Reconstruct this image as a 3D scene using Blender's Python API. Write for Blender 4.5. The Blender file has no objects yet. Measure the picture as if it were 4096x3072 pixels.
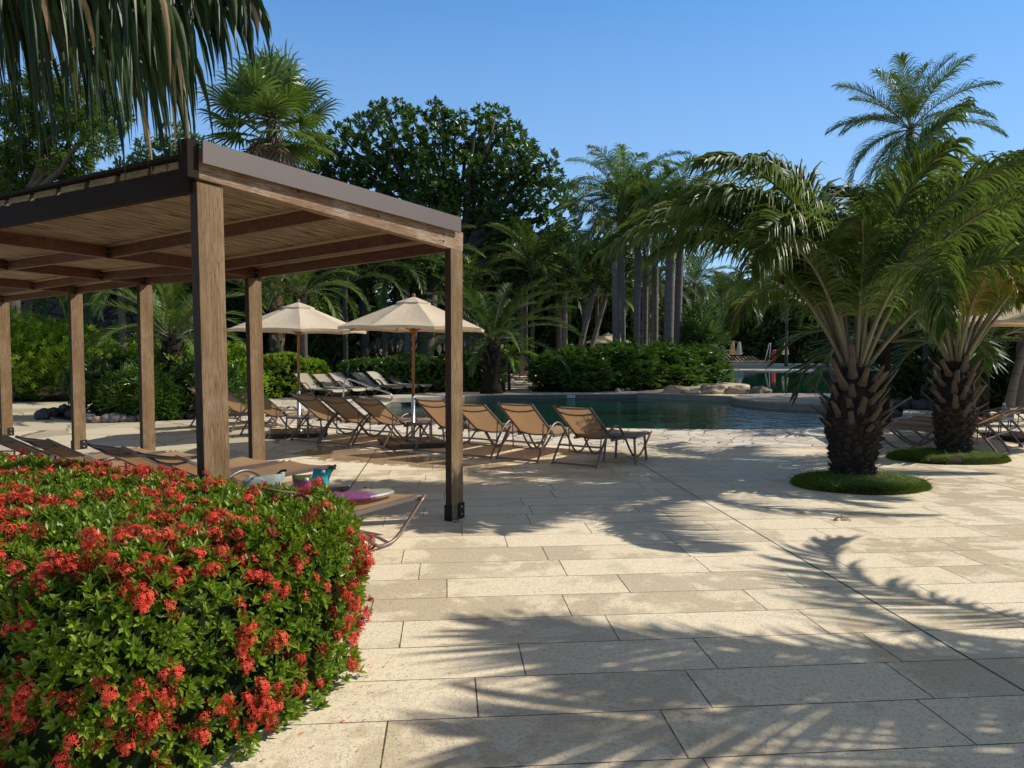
import bpy, math, random
from mathutils import Vector, Matrix, noise
from mathutils.geometry import tessellate_polygon

R = random.Random(7)
V = Vector
PI = math.pi
scn = bpy.context.scene
COL = scn.collection

# ------------------------------------------------------------------ camera
F = 3065.0
PITCH = 0.046
EYE = 1.6
cam_d = bpy.data.cameras.new('camera')
cam_d.sensor_width = 36.0
cam_d.lens = 36.0 * F / 4096.0
cam_d.clip_start = 0.05
cam_d.clip_end = 2000
cam = bpy.data.objects.new('camera', cam_d)
COL.objects.link(cam)
cam.location = (0, 0, EYE)
cam.rotation_euler = (PI / 2 - PITCH, 0, 0)
scn.camera = cam


def ray(px, py):
    X, Y = (px - 2048) / F, (py - 1536) / F
    c, s = math.cos(PITCH), math.sin(PITCH)
    return V((X, c - Y * s, -s - Y * c))


def gp(px, py, z=0.0):
    """where the sight line through a point of the photograph meets height z"""
    r = ray(px, py)
    t = (z - EYE) / r.z
    return V((r.x * t, r.y * t, z))


def at(px, py, depth):
    r = ray(px, py)
    t = depth / r.y
    return V((r.x * t, depth, EYE + r.z * t))


# ------------------------------------------------------------------ mesh builder
class MB:
    def __init__(self):
        self.v = []
        self.f = []
        self.m = []
        self.sm = []

    def add(self, vs, fs, mi=0, smooth=False):
        o = len(self.v)
        self.v.extend([tuple(p) for p in vs])
        for f in fs:
            self.f.append(tuple(i + o for i in f))
            self.m.append(mi)
            self.sm.append(smooth)

    def box(self, c, ax, ay, az, mi=0):
        c = V(c)
        ax, ay, az = V(ax), V(ay), V(az)
        vs = [c + ax * i + ay * j + az * k for i in (-1, 1) for j in (-1, 1) for k in (-1, 1)]
        self.add(vs, [(0, 1, 3, 2), (4, 6, 7, 5), (0, 4, 5, 1), (2, 3, 7, 6), (0, 2, 6, 4), (1, 5, 7, 3)], mi)

    def bar(self, p, q, w, h, mi=0, up=V((0, 0, 1))):
        """a straight rectangular bar from p to q, w wide and h high, centred on the line"""
        p, q = V(p), V(q)
        d = (q - p)
        s = d.cross(up).normalized()
        u = s.cross(d).normalized()
        self.box((p + q) / 2, d / 2, s * w / 2, u * h / 2, mi)

    def tube(self, pts, r, n=6, mi=0, caps=True, smooth=True):
        pts = [V(p) for p in pts]
        rs = r if isinstance(r, (list, tuple)) else [r] * len(pts)
        vs, fs = [], []
        prev = None
        for i, p in enumerate(pts):
            t = (pts[min(i + 1, len(pts) - 1)] - pts[max(i - 1, 0)])
            if t.length < 1e-9:
                t = V((0, 0, 1))
            t.normalize()
            if prev is None:
                a = V((0, 0, 1)) if abs(t.z) < .9 else V((1, 0, 0))
                s = t.cross(a).normalized()
            else:
                s = (prev - t * prev.dot(t))
                s = s.normalized() if s.length > 1e-6 else t.orthogonal().normalized()
            prev = s
            u = t.cross(s)
            for k in range(n):
                a = 2 * PI * k / n
                vs.append(p + (s * math.cos(a) + u * math.sin(a)) * rs[i])
        for i in range(len(pts) - 1):
            for k in range(n):
                k2 = (k + 1) % n
                fs.append((i * n + k, i * n + k2, (i + 1) * n + k2, (i + 1) * n + k))
        if caps:
            fs.append(tuple(range(n - 1, -1, -1)))
            fs.append(tuple((len(pts) - 1) * n + k for k in range(n)))
        self.add(vs, fs, mi, smooth)

    def strip(self, pts, ws, sides, mi=0, fold=0.0, ups=None, smooth=False):
        """a ribbon along pts; with fold it is a shallow V of three vertices across"""
        vs, fs = [], []
        k = 3 if fold else 2
        for i, p in enumerate(pts):
            s = sides[i] * ws[i]
            if fold:
                vs += [p - s, p - ups[i] * ws[i] * fold, p + s]
            else:
                vs += [p - s, p + s]
        for i in range(len(pts) - 1):
            for j in range(k - 1):
                a = i * k + j
                fs.append((a, a + 1, a + k + 1, a + k))
        self.add(vs, fs, mi, smooth)

    def lathe(self, c, prof, n=16, mi=0, smooth=True, sx=1, sy=1):
        c = V(c)
        vs, fs = [], []
        for r, z in prof:
            for k in range(n):
                a = 2 * PI * k / n
                vs.append(c + V((math.cos(a) * r * sx, math.sin(a) * r * sy, z)))
        for i in range(len(prof) - 1):
            for k in range(n):
                k2 = (k + 1) % n
                fs.append((i * n + k, i * n + k2, (i + 1) * n + k2, (i + 1) * n + k))
        fs.append(tuple(range(n - 1, -1, -1)))
        fs.append(tuple((len(prof) - 1) * n + k for k in range(n)))
        self.add(vs, fs, mi, smooth)

    def rock(self, c, rx, ry, rz, seed, rough=.18, nu=14, nv=9, freq=1.4, rot=0.0):
        c = V(c)
        vs, fs = [], []
        cr, sr = math.cos(rot), math.sin(rot)
        for j in range(nv + 1):
            th = PI * j / nv
            for i in range(nu):
                ph = 2 * PI * i / nu
                d = V((math.sin(th) * math.cos(ph), math.sin(th) * math.sin(ph), math.cos(th)))
                k = 1 + rough * noise.noise(d * freq + V((seed * 3.1, seed * 1.7, 0))) + rough * .5 * noise.noise(d * freq * 2.6 + V((seed, 0, 9)))
                x, y, z = d.x * rx * k, d.y * ry * k, d.z * rz * k
                vs.append(c + V((x * cr - y * sr, x * sr + y * cr, z)))
        for j in range(nv):
            for i in range(nu):
                i2 = (i + 1) % nu
                fs.append((j * nu + i, (j + 1) * nu + i, (j + 1) * nu + i2, j * nu + i2))
        self.add(vs, fs, 0, True)

    def build(self, name, mats, parent=None, loc=None):
        me = bpy.data.meshes.new(name)
        me.from_pydata(self.v, [], self.f)
        for m in (mats if isinstance(mats, (list, tuple)) else [mats]):
            me.materials.append(m)
        if self.f:
            me.polygons.foreach_set('material_index', self.m)
            me.polygons.foreach_set('use_smooth', self.sm)
        me.update()
        o = bpy.data.objects.new(name, me)
        COL.objects.link(o)
        if parent is not None:
            o.parent = parent
        if loc is not None:
            o.location = loc
        return o


def tag(o, label=None, cat=None, group=None, kind=None):
    if label:
        o['label'] = label
    if cat:
        o['category'] = cat
    if group:
        o['group'] = group
    if kind:
        o['kind'] = kind
    return o


def empty(name, loc=(0, 0, 0), rz=0.0, label=None, cat=None, group=None):
    o = bpy.data.objects.new(name, None)
    COL.objects.link(o)
    o.location = loc
    o.rotation_euler = (0, 0, rz)
    o.empty_display_size = .2
    return tag(o, label, cat, group)


def copy_tree(o, parent=None):
    c = o.copy()
    COL.objects.link(c)
    if parent is not None:
        c.parent = parent
    for ch in list(o.children):
        copy_tree(ch, c)
    return c


def smooth_path(pts, k=4):
    """Catmull-Rom through pts"""
    pts = [V(p) for p in pts]
    out = []
    n = len(pts)
    for i in range(n - 1):
        p0, p1, p2, p3 = pts[max(i - 1, 0)], pts[i], pts[i + 1], pts[min(i + 2, n - 1)]
        for j in range(k):
            t = j / k
            out.append(.5 * ((2 * p1) + (p2 - p0) * t + (2 * p0 - 5 * p1 + 4 * p2 - p3) * t * t + (3 * p1 - p0 - 3 * p2 + p3) * t ** 3))
    out.append(pts[-1])
    return out


# ------------------------------------------------------------------ materials
class NT:
    def __init__(self, name):
        self.mat = bpy.data.materials.new(name)
        self.mat.use_nodes = True
        self.t = self.mat.node_tree
        self.b = self.t.nodes['Principled BSDF']
        self.out = self.t.nodes['Material Output']

    def n(self, typ, props=None, **ins):
        nd = self.t.nodes.new('ShaderNode' + typ)
        for k, v in (props or {}).items():
            setattr(nd, k, v)
        for k, v in ins.items():
            key = int(k[1:]) if k[0] == 'i' and k[1:].isdigit() else k.replace('_', ' ')
            self.set(nd.inputs[key], v)
        return nd

    def set(self, sock, v):
        if isinstance(v, bpy.types.NodeSocket):
            self.t.links.new(v, sock)
        elif isinstance(v, bpy.types.Node):
            self.t.links.new(v.outputs[0], sock)
        else:
            if isinstance(v, (tuple, list)) and len(v) == 3 and len(sock.default_value) == 4:
                v = tuple(v) + (1,)
            sock.default_value = v

    def math(self, op, a, b=0.0, c=None, clamp=False):
        nd = self.n('Math', dict(operation=op, use_clamp=clamp), i0=a, i1=b)
        if c is not None:
            self.set(nd.inputs[2], c)
        return nd.outputs[0]

    def mix(self, f, a, b, blend='MIX'):
        nd = self.t.nodes.new('ShaderNodeMix')
        nd.data_type = 'RGBA'
        nd.blend_type = blend
        self.set(nd.inputs[0], f)
        self.set(nd.inputs[6], a)
        self.set(nd.inputs[7], b)
        return nd.outputs[2]

    def ramp(self, f, stops):
        nd = self.t.nodes.new('ShaderNodeValToRGB')
        self.set(nd.inputs[0], f)
        el = nd.color_ramp.elements
        while len(el) < len(stops):
            el.new(.5)
        for e, (p, c) in zip(el, stops):
            e.position = p
            e.color = tuple(c) + (1,) if len(c) == 3 else c
        return nd.outputs[0]

    def pos(self):
        return self.n('NewGeometry').outputs['Position']

    def obj(self):
        return self.n('TexCoord').outputs['Object']

    def noise(self, vec, scale, detail=4, rough=.55, dist=0.0):
        return self.n('TexNoise', None, Vector=vec, Scale=scale, Detail=detail, Roughness=rough, Distortion=dist).outputs[0]

    def bump(self, h, strength=.3, dist=.01):
        self.set(self.b.inputs['Normal'], self.n('Bump', None, Strength=strength, Distance=dist, Height=h))

    def base(self, c, rough=.6, spec=.5, metal=0.0):
        self.set(self.b.inputs['Base Color'], c)
        self.set(self.b.inputs['Roughness'], rough)
        self.set(self.b.inputs['Specular IOR Level'], spec)
        self.set(self.b.inputs['Metallic'], metal)
        return self.mat


def leaf_mat(name, dark, mid, light, trans=.3, rough=.42, spec=.5, clump=.6, tcol=None):
    k = NT(name)
    rnd = k.n('NewGeometry').outputs['Random Per Island']
    nz = k.noise(k.pos(), clump, 2)
    f = k.math('ADD', k.math('MULTIPLY', rnd, .6), k.math('MULTIPLY', nz, .5))
    col = k.ramp(f, [(.18, dark), (.55, mid), (.92, light)])
    k.base(col, rough, spec)
    tr = k.n('BsdfTranslucent', None, Color=k.mix(.5, col, tcol or (mid[0] * 1.8, mid[1] * 1.7, mid[2] * .6)))
    ms = k.n('MixShader', None, Fac=trans)
    k.t.links.new(k.b.outputs[0], ms.inputs[1])
    k.t.links.new(tr.outputs[0], ms.inputs[2])
    k.t.links.new(ms.outputs[0], k.out.inputs[0])
    return k.mat


def plain(name, col, rough=.6, spec=.5, metal=0.0, var=.25, scale=6.0, bump=0.0, bscale=40.0):
    k = NT(name)
    nz = k.noise(k.obj(), scale, 5)
    c = k.mix(nz, tuple(x * (1 - var) for x in col), tuple(min(1, x * (1 + var)) for x in col))
    k.base(c, rough, spec, metal)
    if bump:
        k.bump(k.noise(k.obj(), bscale, 6), bump, .01)
    return k.mat


M = {}


def wood(name, c1, c2, c3, axis, rough=.6, wear=.5):
    """weathered timber; the grain runs along the given world axis vector"""
    k = NT(name)
    p = k.pos()
    a = V(axis).normalized()
    s = a.orthogonal().normalized()
    u = a.cross(s)
    dot = lambda vec: k.n('VectorMath', dict(operation='DOT_PRODUCT'), i0=p, i1=tuple(vec)).outputs['Value']
    vec = k.n('CombineXYZ', None, X=k.math('MULTIPLY', dot(a), .06), Y=dot(s), Z=dot(u)).outputs[0]
    g1 = k.noise(vec, 55, 6, .65, .6)
    g2 = k.noise(vec, 9, 4, .5, .3)
    g3 = k.noise(p, 3.0, 5, .6)
    fine = k.noise(vec, 190, 3, .6)
    f = k.math('ADD', k.math('MULTIPLY', g1, .6), k.math('MULTIPLY', g2, .4))
    col = k.ramp(f, [(.3, c1), (.5, c2), (.7, c3)])
    worn = k.math('MULTIPLY', k.ramp(k.math('ADD', k.math('MULTIPLY', g3, .6), k.math('MULTIPLY', fine, .5)), [(.55, (0, 0, 0)), (.68, (1, 1, 1))]), wear)
    col = k.mix(worn, col, (.44, .36, .27))
    crack = k.ramp(fine, [(.36, (.25, .22, .2)), (.44, (1, 1, 1))])
    col = k.mix(.75, col, crack, 'MULTIPLY')
    k.base(col, rough, .35)
    k.bump(k.math('ADD', g1, fine), .5, .004)
    return k.mat


SUN_E = math.radians(39)
SUN_D = V((.972, .235, 0)).normalized()
SUN = V((SUN_D.x * math.cos(SUN_E), SUN_D.y * math.cos(SUN_E), math.sin(SUN_E)))

# pergola axes
YAW = 0.5218
AA = V((math.sin(YAW), math.cos(YAW), 0))
PA = V((-1.898, 4.712, 0))
PB = V((-.559, 7.041, 0))
ROW = V((-2.507, 1.973, 0)).normalized()
ROWN = V((-ROW.y, ROW.x, 0))

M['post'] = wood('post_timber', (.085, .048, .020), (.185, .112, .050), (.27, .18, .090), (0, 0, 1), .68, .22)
M['post_shade'] = wood('post_timber_painted_shade', (.022, .011, .006), (.042, .022, .011), (.065, .036, .019), (0, 0, 1), .7, .04)  # post timber with the shade of the narrow faces put into its colour
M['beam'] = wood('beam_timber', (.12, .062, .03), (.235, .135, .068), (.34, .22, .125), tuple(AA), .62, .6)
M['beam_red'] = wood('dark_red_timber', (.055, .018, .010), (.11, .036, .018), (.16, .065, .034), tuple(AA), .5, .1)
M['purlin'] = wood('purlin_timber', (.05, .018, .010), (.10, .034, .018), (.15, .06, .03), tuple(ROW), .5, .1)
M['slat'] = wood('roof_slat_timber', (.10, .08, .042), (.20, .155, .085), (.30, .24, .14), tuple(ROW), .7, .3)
M['fascia'] = plain('fascia_metal', (.135, .11, .105), .5, .4, .0, .10, 1.5, .08, 25)
M['darkmetal'] = plain('dark_bracket_metal', (.016, .014, .013), .6, .3, .0, .3, 20)
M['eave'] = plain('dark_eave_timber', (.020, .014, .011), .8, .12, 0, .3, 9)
M['bolt'] = plain('bolt_steel', (.42, .40, .38), .35, .5, .9, .2, 30)
k = NT('reed_ceiling')
p = k.pos()
dot = lambda vec: k.n('VectorMath', dict(operation='DOT_PRODUCT'), i0=p, i1=tuple(vec)).outputs['Value']
al, ac = dot(AA), dot(V((AA.y, -AA.x, 0)))
al = k.math('ADD', al, k.math('MULTIPLY', k.noise(p, 1.3, 2), .03))
vec = k.n('CombineXYZ', None, X=k.math('MULTIPLY', al, 2.8), Y=k.math('MULTIPLY', ac, 34), Z=0.0).outputs[0]
reed = k.n('TexNoise', None, Vector=vec, Scale=1.0, Detail=3.0, Roughness=.6).outputs[0]
reed2 = k.n('TexVoronoi', dict(feature='F1'), Vector=k.n('CombineXYZ', None, X=k.math('MULTIPLY', al, 2.6), Y=k.math('MULTIPLY', ac, 75), Z=0.0).outputs[0], Scale=1.0)
rc = k.ramp(reed, [(.38, (.035, .022, .014)), (.46, (.22, .16, .105)), (.58, (.40, .32, .23)), (.75, (.56, .475, .37))])
rc = k.mix(k.math('MULTIPLY', reed2.outputs['Distance'], .55, None, True), rc, (.16, .10, .055))
k.base(rc, .75, .2)
k.bump(reed, .8, .01)
M['reed'] = k.mat
M['reed_roll'] = plain('reed_edge', (.36, .27, .17), .7, .2, 0, .4, 30)

# paving ----------------------------------------------------------------
TY = math.radians(-4.9)
k = NT('stone_paving')
p = k.pos()
sx = k.n('SeparateXYZ', None, i0=p)
X, Y = sx.outputs[0], sx.outputs[1]
cu, su = math.cos(TY), math.sin(TY)
u = k.math('SUBTRACT', k.math('MULTIPLY', X, cu), k.math('MULTIPLY', Y, su))
v = k.math('ADD', k.math('MULTIPLY', X, su), k.math('MULTIPLY', Y, cu))
v = k.math('ADD', v, -.02)
vr = k.math('DIVIDE', v, .405)
row = k.math('FLOOR', vr)
fv = k.math('FRACT', vr)
wn = k.n('TexWhiteNoise', dict(noise_dimensions='1D'), W=row)
wn2 = k.n('TexWhiteNoise', dict(noise_dimensions='1D'), W=k.math('ADD', row, 91.7))
wid = k.math('ADD', k.math('MULTIPLY', wn2.outputs[0], .55), .95)
ur = k.math('ADD', k.math('DIVIDE', u, wid), k.math('MULTIPLY', wn.outputs[0], 9.0))
fu = k.math('FRACT', ur)
tid = k.n('TexWhiteNoise', dict(noise_dimensions='2D'), Vector=k.n('CombineXYZ', None, X=k.math('FLOOR', ur), Y=row, Z=0.0))
dv = k.math('MULTIPLY', k.math('MINIMUM', fv, k.math('SUBTRACT', 1.0, fv)), .405)
du = k.math('MULTIPLY', k.math('MINIMUM', fu, k.math('SUBTRACT', 1.0, fu)), wid)
wob = k.math('MULTIPLY', k.math('SUBTRACT', k.noise(p, 14, 3), .5), .006)
dj = k.math('ADD', k.math('MINIMUM', dv, du), wob)
ex = k.math('MULTIPLY', k.math('ABSOLUTE', k.math('SUBTRACT', k.math('FRACT', k.math('ADD', k.math('DIVIDE', k.math('SUBTRACT', u, 2.69), 3.8), .5)), .5)), 3.8)
joint = k.math('MAXIMUM', k.math('LESS_THAN', dj, .0036), k.math('LESS_THAN', k.math('ADD', ex, wob), .0085))
ps = k.n('VectorMath', dict(operation='MULTIPLY_ADD'), i0=tid.outputs['Color'], i1=(3, 3, 0), i2=p).outputs[0]
big = k.noise(k.n('VectorMath', dict(operation='MULTIPLY_ADD'), i0=tid.outputs['Color'], i1=(.35, .35, 0), i2=p).outputs[0], .9, 6, .62, .4)
mid = k.noise(ps, 2.3, 7, .65, .8)
spk = k.noise(p, 75, 4, .7)
spk2 = k.n('TexVoronoi', None, Vector=p, Scale=85.0).outputs['Distance']
tone = k.ramp(tid.outputs[0], [(0, (.60, .50, .34)), (.45, (.67, .57, .40)), (1, (.74, .64, .465))])
damp = k.ramp(k.math('ADD', k.math('ADD', k.math('MULTIPLY', big, .55), k.math('MULTIPLY', mid, .45)), k.math('MULTIPLY', k.math('SUBTRACT', tid.outputs[0], .5), .10)), [(.455, (0, 0, 0)), (.50, (1, 1, 1))])
dry = k.mix(.62, tone, (.93, .82, .62))
colr = k.mix(damp, k.mix(.45, tone, (.68, .56, .385)), dry)
pits = k.ramp(k.noise(p, 62, 3, .75, 1.2), [(.37, (1, 1, 1)), (.47, (0, 0, 0))])
pits = k.math('MULTIPLY', pits, k.math('ADD', k.math('MULTIPLY', mid, 1.1), .10))
colr = k.mix(k.math('MULTIPLY', pits, .68, None, True), colr, (.20, .155, .10))
pit = k.ramp(spk2, [(.08, (.30, .24, .17)), (.22, (1, 1, 1))])
colr = k.mix(k.math('MULTIPLY', mid, .6), colr, k.mix(1.0, colr, pit, 'MULTIPLY'))
veins = k.noise(k.n('Mapping', None, Vector=p, Scale=(1.0, 3.0, 1.0)).outputs[0], 5.0, 6, .7, 1.5)
colr = k.mix(k.math('MULTIPLY', k.math('SUBTRACT', veins, .45, None, True), .7), colr, (.55, .43, .27))
# standing water under the lounger row
wx = k.math('DIVIDE', k.math('SUBTRACT', X, -2.9), 2.9)
wy = k.math('DIVIDE', k.math('SUBTRACT', k.math('ADD', Y, k.math('MULTIPLY', X, .62)), 10.1), .75)
wd = k.math('ADD', k.math('MULTIPLY', wx, wx), k.math('MULTIPLY', wy, wy))
wet = k.ramp(k.math('ADD', wd, k.math('MULTIPLY', k.math('SUBTRACT', mid, .5), 3.2)), [(.75, (1, 1, 1)), (1.0, (0, 0, 0))])
colr = k.mix(k.math('MULTIPLY', wet, .7), colr, (.30, .18, .085))
colr = k.mix(joint, colr, (.10, .075, .05))
rg = k.mix(wet, k.mix(damp, (.42, .42, .42), (.72, .72, .72)), (.10, .10, .10))
k.base(colr, .6, .5)
k.set(k.b.inputs['Roughness'], rg)
hgt = k.math('SUBTRACT', k.math('SUBTRACT', k.math('MULTIPLY', spk, .5), k.math('MULTIPLY', pits, .7)), k.math('MULTIPLY', joint, 1.2))
bm = k.n('Bump', None, Strength=k.math('SUBTRACT', .55, k.math('MULTIPLY', wet, .52)), Distance=.006, Height=hgt)
k.set(k.b.inputs['Normal'], bm)
M['paving'] = k.mat


def flag(name, scale, c1, c2, c3, jw, warp=.25):
    k = NT(name)
    p = k.pos()
    wv = k.n('TexNoise', None, Vector=p, Scale=1.2, Detail=2.0).outputs['Color']
    pw = k.n('VectorMath', dict(operation='MULTIPLY_ADD'), i0=wv, i1=(warp, warp, 0), i2=p).outputs[0]
    e = k.n('TexVoronoi', dict(feature='DISTANCE_TO_EDGE'), Vector=pw, Scale=scale).outputs['Distance']
    c = k.n('TexVoronoi', dict(feature='F1'), Vector=pw, Scale=scale).outputs['Color']
    cs = k.n('SeparateColor', None, Color=c).outputs[0]
    n1 = k.noise(p, 3, 6, .65)
    n2 = k.noise(p, 40, 5, .65)
    col = k.ramp(k.math('ADD', k.math('MULTIPLY', cs, .55), k.math('MULTIPLY', n1, .5)), [(.2, c1), (.5, c2), (.85, c3)])
    col = k.mix(k.math('MULTIPLY', n2, .4), col, c1)
    j = k.ramp(e, [(jw * .6, (1, 1, 1)), (jw, (0, 0, 0))])
    col = k.mix(k.math('MULTIPLY', j, .85), col, (.13, .10, .07))
    k.base(col, .55, .5)
    k.bump(k.math('SUBTRACT', n2, k.math('MULTIPLY', j, 1.5)), .5, .006)
    return k.mat


M['flag'] = flag('crazy_paving', 2.7, (.50, .43, .33), (.70, .63, .52), (.84, .79, .70), .035)
M['stamped'] = flag('stamped_stone_paving', .8, (.40, .34, .23), (.58, .51, .37), (.72, .65, .50), .012, .5)
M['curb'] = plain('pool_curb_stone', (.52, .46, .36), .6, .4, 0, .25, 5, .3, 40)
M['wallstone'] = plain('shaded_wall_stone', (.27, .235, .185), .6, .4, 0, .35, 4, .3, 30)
M['soil'] = plain('bed_soil', (.035, .024, .016), .9, .2, 0, .5, 8, .6, 30)
M['terrain'] = plain('far_ground', (.07, .075, .04), .9, .2, 0, .5, .3)
k = NT('pool_tile_wall')
k.base(k.mix(k.noise(k.pos(), 4, 4), (.11, .105, .085), (.19, .18, .145)), .5, .4)
M['poolwall'] = k.mat
k = NT('pool_water_surface')
p = k.pos()
wp = k.n('Mapping', None, Vector=p, Scale=(.8, 1.5, 1.0)).outputs[0]
w1 = k.noise(wp, 1.6, 3, .5, .6)
w2 = k.noise(wp, 6.5, 3, .55, .5)
k.base(k.mix(k.noise(p, .12, 2), (.003, .020, .017), (.008, .050, .040)), .02, .5)
k.b.inputs['IOR'].default_value = 1.33
k.bump(k.math('ADD', w1, k.math('MULTIPLY', w2, .5)), .30, .05)
M['water'] = k.mat
k = NT('far_pool_water_surface')
p = k.pos()
wp = k.n('Mapping', None, Vector=p, Scale=(.5, 1.6, 1.0)).outputs[0]
k.base(k.mix(k.noise(p, .1, 2), (.003, .026, .021), (.007, .055, .045)), .02, .5)
k.b.inputs['IOR'].default_value = 1.33
k.bump(k.noise(wp, 1.4, 4, .55, .5), .05, .05)
M['water_far'] = k.mat

k = NT('dark_lava_stone_wall')
p = k.pos()
e = k.n('TexVoronoi', dict(feature='DISTANCE_TO_EDGE'), Vector=k.n('Mapping', None, Vector=p, Scale=(1.6, 1.6, 2.9)).outputs[0], Scale=1.0).outputs['Distance']
cc = k.n('TexVoronoi', None, Vector=k.n('Mapping', None, Vector=p, Scale=(1.6, 1.6, 2.9)).outputs[0], Scale=1.0).outputs['Color']
n2 = k.noise(p, 9, 6, .7)
col = k.mix(k.n('SeparateColor', None, Color=cc).outputs[0], (.045, .045, .05), (.12, .12, .125))
col = k.mix(k.math('MULTIPLY', n2, .5), col, (.03, .03, .032))
j = k.ramp(e, [(.02, (1, 1, 1)), (.06, (0, 0, 0))])
k.base(k.mix(j, col, (.012, .012, .012)), .85, .3)
k.bump(k.math('SUBTRACT', n2, k.math('MULTIPLY', j, 2.0)), .8, .05)
M['lava'] = k.mat


def rockmat(name, c1, c2, sc=5.0):
    k = NT(name)
    n1 = k.noise(k.obj(), sc, 8, .65)
    n2 = k.noise(k.obj(), sc * 9, 5, .6)
    col = k.ramp(n1, [(.3, c1), (.7, c2)])
    col = k.mix(k.math('MULTIPLY', n2, .45), col, tuple(x * .5 for x in c1))
    k.base(col, .75, .35)
    k.bump(k.math('ADD', n1, k.math('MULTIPLY', n2, .4)), .5, .03)
    return k.mat


M['rock_grey'] = rockmat('grey_river_rock', (.13, .13, .14), (.26, .255, .25))
M['rock_dark'] = rockmat('dark_rock', (.05, .05, .052), (.10, .10, .10))
M['rock_pink'] = rockmat('pinkish_rock', (.34, .23, .16), (.46, .34, .25))
M['rock_pale'] = rockmat('pale_edging_rock', (.26, .25, .23), (.42, .40, .37))
M['boulder'] = rockmat('tan_boulder', (.34, .25, .17), (.52, .41, .30), 2.2)
M['boulder_dark'] = rockmat('dark_boulder', (.13, .11, .09), (.30, .26, .22), 2.2)

# plants
M['hedge_leaf'] = leaf_mat('ixora_leaf', (.050, .115, .008), (.155, .255, .018), (.32, .40, .055), .38, .36, .35, 5.0)
M['hedge_core'] = plain('hedge_core', (.010, .016, .006), .95, .1)
k = NT('ixora_petal')
rnd = k.n('NewGeometry').outputs['Random Per Island']
k.base(k.ramp(rnd, [(0, (.70, .040, .026)), (.5, (.88, .085, .050)), (1, (.95, .20, .10))]), .55, .3)
tr = k.n('BsdfTranslucent', None, Color=(.85, .09, .05))
ms = k.n('MixShader', None, Fac=.25)
k.t.links.new(k.b.outputs[0], ms.inputs[1])
k.t.links.new(tr.outputs[0], ms.inputs[2])
k.t.links.new(ms.outputs[0], k.out.inputs[0])
M['petal'] = k.mat
M['bud'] = plain('ixora_bud', (.30, .030, .012), .5, .4, 0, .7, 30)
M['stem'] = plain('shrub_stem', (.09, .065, .04), .85, .2, 0, .3, 20)
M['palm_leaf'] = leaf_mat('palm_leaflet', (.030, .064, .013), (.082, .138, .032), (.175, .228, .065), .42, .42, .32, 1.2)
M['palm_far'] = leaf_mat('palm_leaflet_far', (.028, .064, .013), (.082, .150, .026), (.165, .240, .055), .28, .42, .45, .5)
M['fan_leaf'] = leaf_mat('fan_palm_leaf', (.04, .085, .018), (.10, .175, .035), (.21, .29, .085), .30, .40, .45, .7)
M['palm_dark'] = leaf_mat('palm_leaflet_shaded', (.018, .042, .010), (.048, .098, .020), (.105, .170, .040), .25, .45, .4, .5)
M['palm_blue'] = leaf_mat('palm_leaflet_bluish', (.030, .074, .022), (.080, .152, .042), (.165, .245, .075), .28, .42, .45, .5)
M['palm_lime'] = leaf_mat('young_palm_leaflet', (.05, .12, .012), (.12, .22, .025), (.20, .30, .05), .4, .4, .4, 1)
M['palm_yellow'] = leaf_mat('yellowing_leaflet', (.13, .12, .02), (.23, .21, .04), (.34, .30, .08), .35, .45, .4, 1)
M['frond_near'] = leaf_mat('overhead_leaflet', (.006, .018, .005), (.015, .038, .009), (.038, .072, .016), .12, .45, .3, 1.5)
M['dead_leaf'] = leaf_mat('dead_palm_leaf', (.16, .11, .06), (.30, .22, .13), (.46, .37, .25), .2, .75, .15, 2)
M['rib'] = plain('palm_midrib', (.165, .15, .085), .5, .4, 0, .3, 8)
M['boot'] = plain('palm_leaf_base', (.110, .083, .060), .9, .15, 0, .7, 11, .8, 40)
M['stub'] = plain('old_palm_leaf_base', (.060, .044, .032), .95, .15, 0, .8, 9, 1.0, 40)
M['palm_trunk'] = plain('shaggy_palm_trunk', (.030, .022, .017), .95, .15, 0, .7, 14, 1.0, 45)
k = NT('ringed_palm_trunk')
p = k.pos()
zz = k.n('SeparateXYZ', None, i0=p).outputs[2]
zz = k.math('ADD', zz, k.math('MULTIPLY', k.noise(p, 1.5, 3), .15))
ring = k.ramp(k.math('PINGPONG', k.math('MULTIPLY', zz, 5.5), 1.0), [(.0, (.62, .62, .62)), (.18, (1, 1, 1))])
col = k.mix(k.noise(p, 5, 5), (.12, .10, .085), (.225, .20, .175))
k.base(k.mix(1.0, col, ring, 'MULTIPLY'), .85, .2)
k.bump(ring, .5, .02)
M['ring_trunk'] = k.mat
M['grey_bark'] = plain('grey_bark', (.10, .085, .068), .9, .2, 0, .45, 7, .6, 25)
M['big_leaf'] = leaf_mat('almond_tree_leaf', (.016, .050, .007), (.055, .120, .018), (.145, .240, .038), .25, .34, .5, .35)
M['feather_leaf'] = leaf_mat('feathery_tree_leaf', (.036, .080, .010), (.080, .150, .020), (.15, .23, .042), .32, .45, .4, .6)
M['tree_leaf'] = leaf_mat('tree_leaf', (.030, .070, .014), (.075, .140, .028), (.14, .22, .05), .25, .45, .4, .5)
M['lime_leaf'] = leaf_mat('lime_shrub_leaf', (.09, .18, .012), (.21, .34, .022), (.36, .48, .055), .45, .45, .4, 1.3)
M['green_leaf'] = leaf_mat('green_shrub_leaf', (.035, .085, .010), (.085, .175, .018), (.18, .28, .042), .25, .36, .5, 2)
M['dark_leaf'] = leaf_mat('dark_shrub_leaf', (.020, .050, .009), (.050, .105, .016), (.105, .18, .032), .2, .38, .5, 2)
M['lady_leaf'] = leaf_mat('lady_palm_leaf', (.026, .072, .009), (.068, .155, .018), (.16, .265, .045), .32, .36, .45, 1.2)
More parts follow.
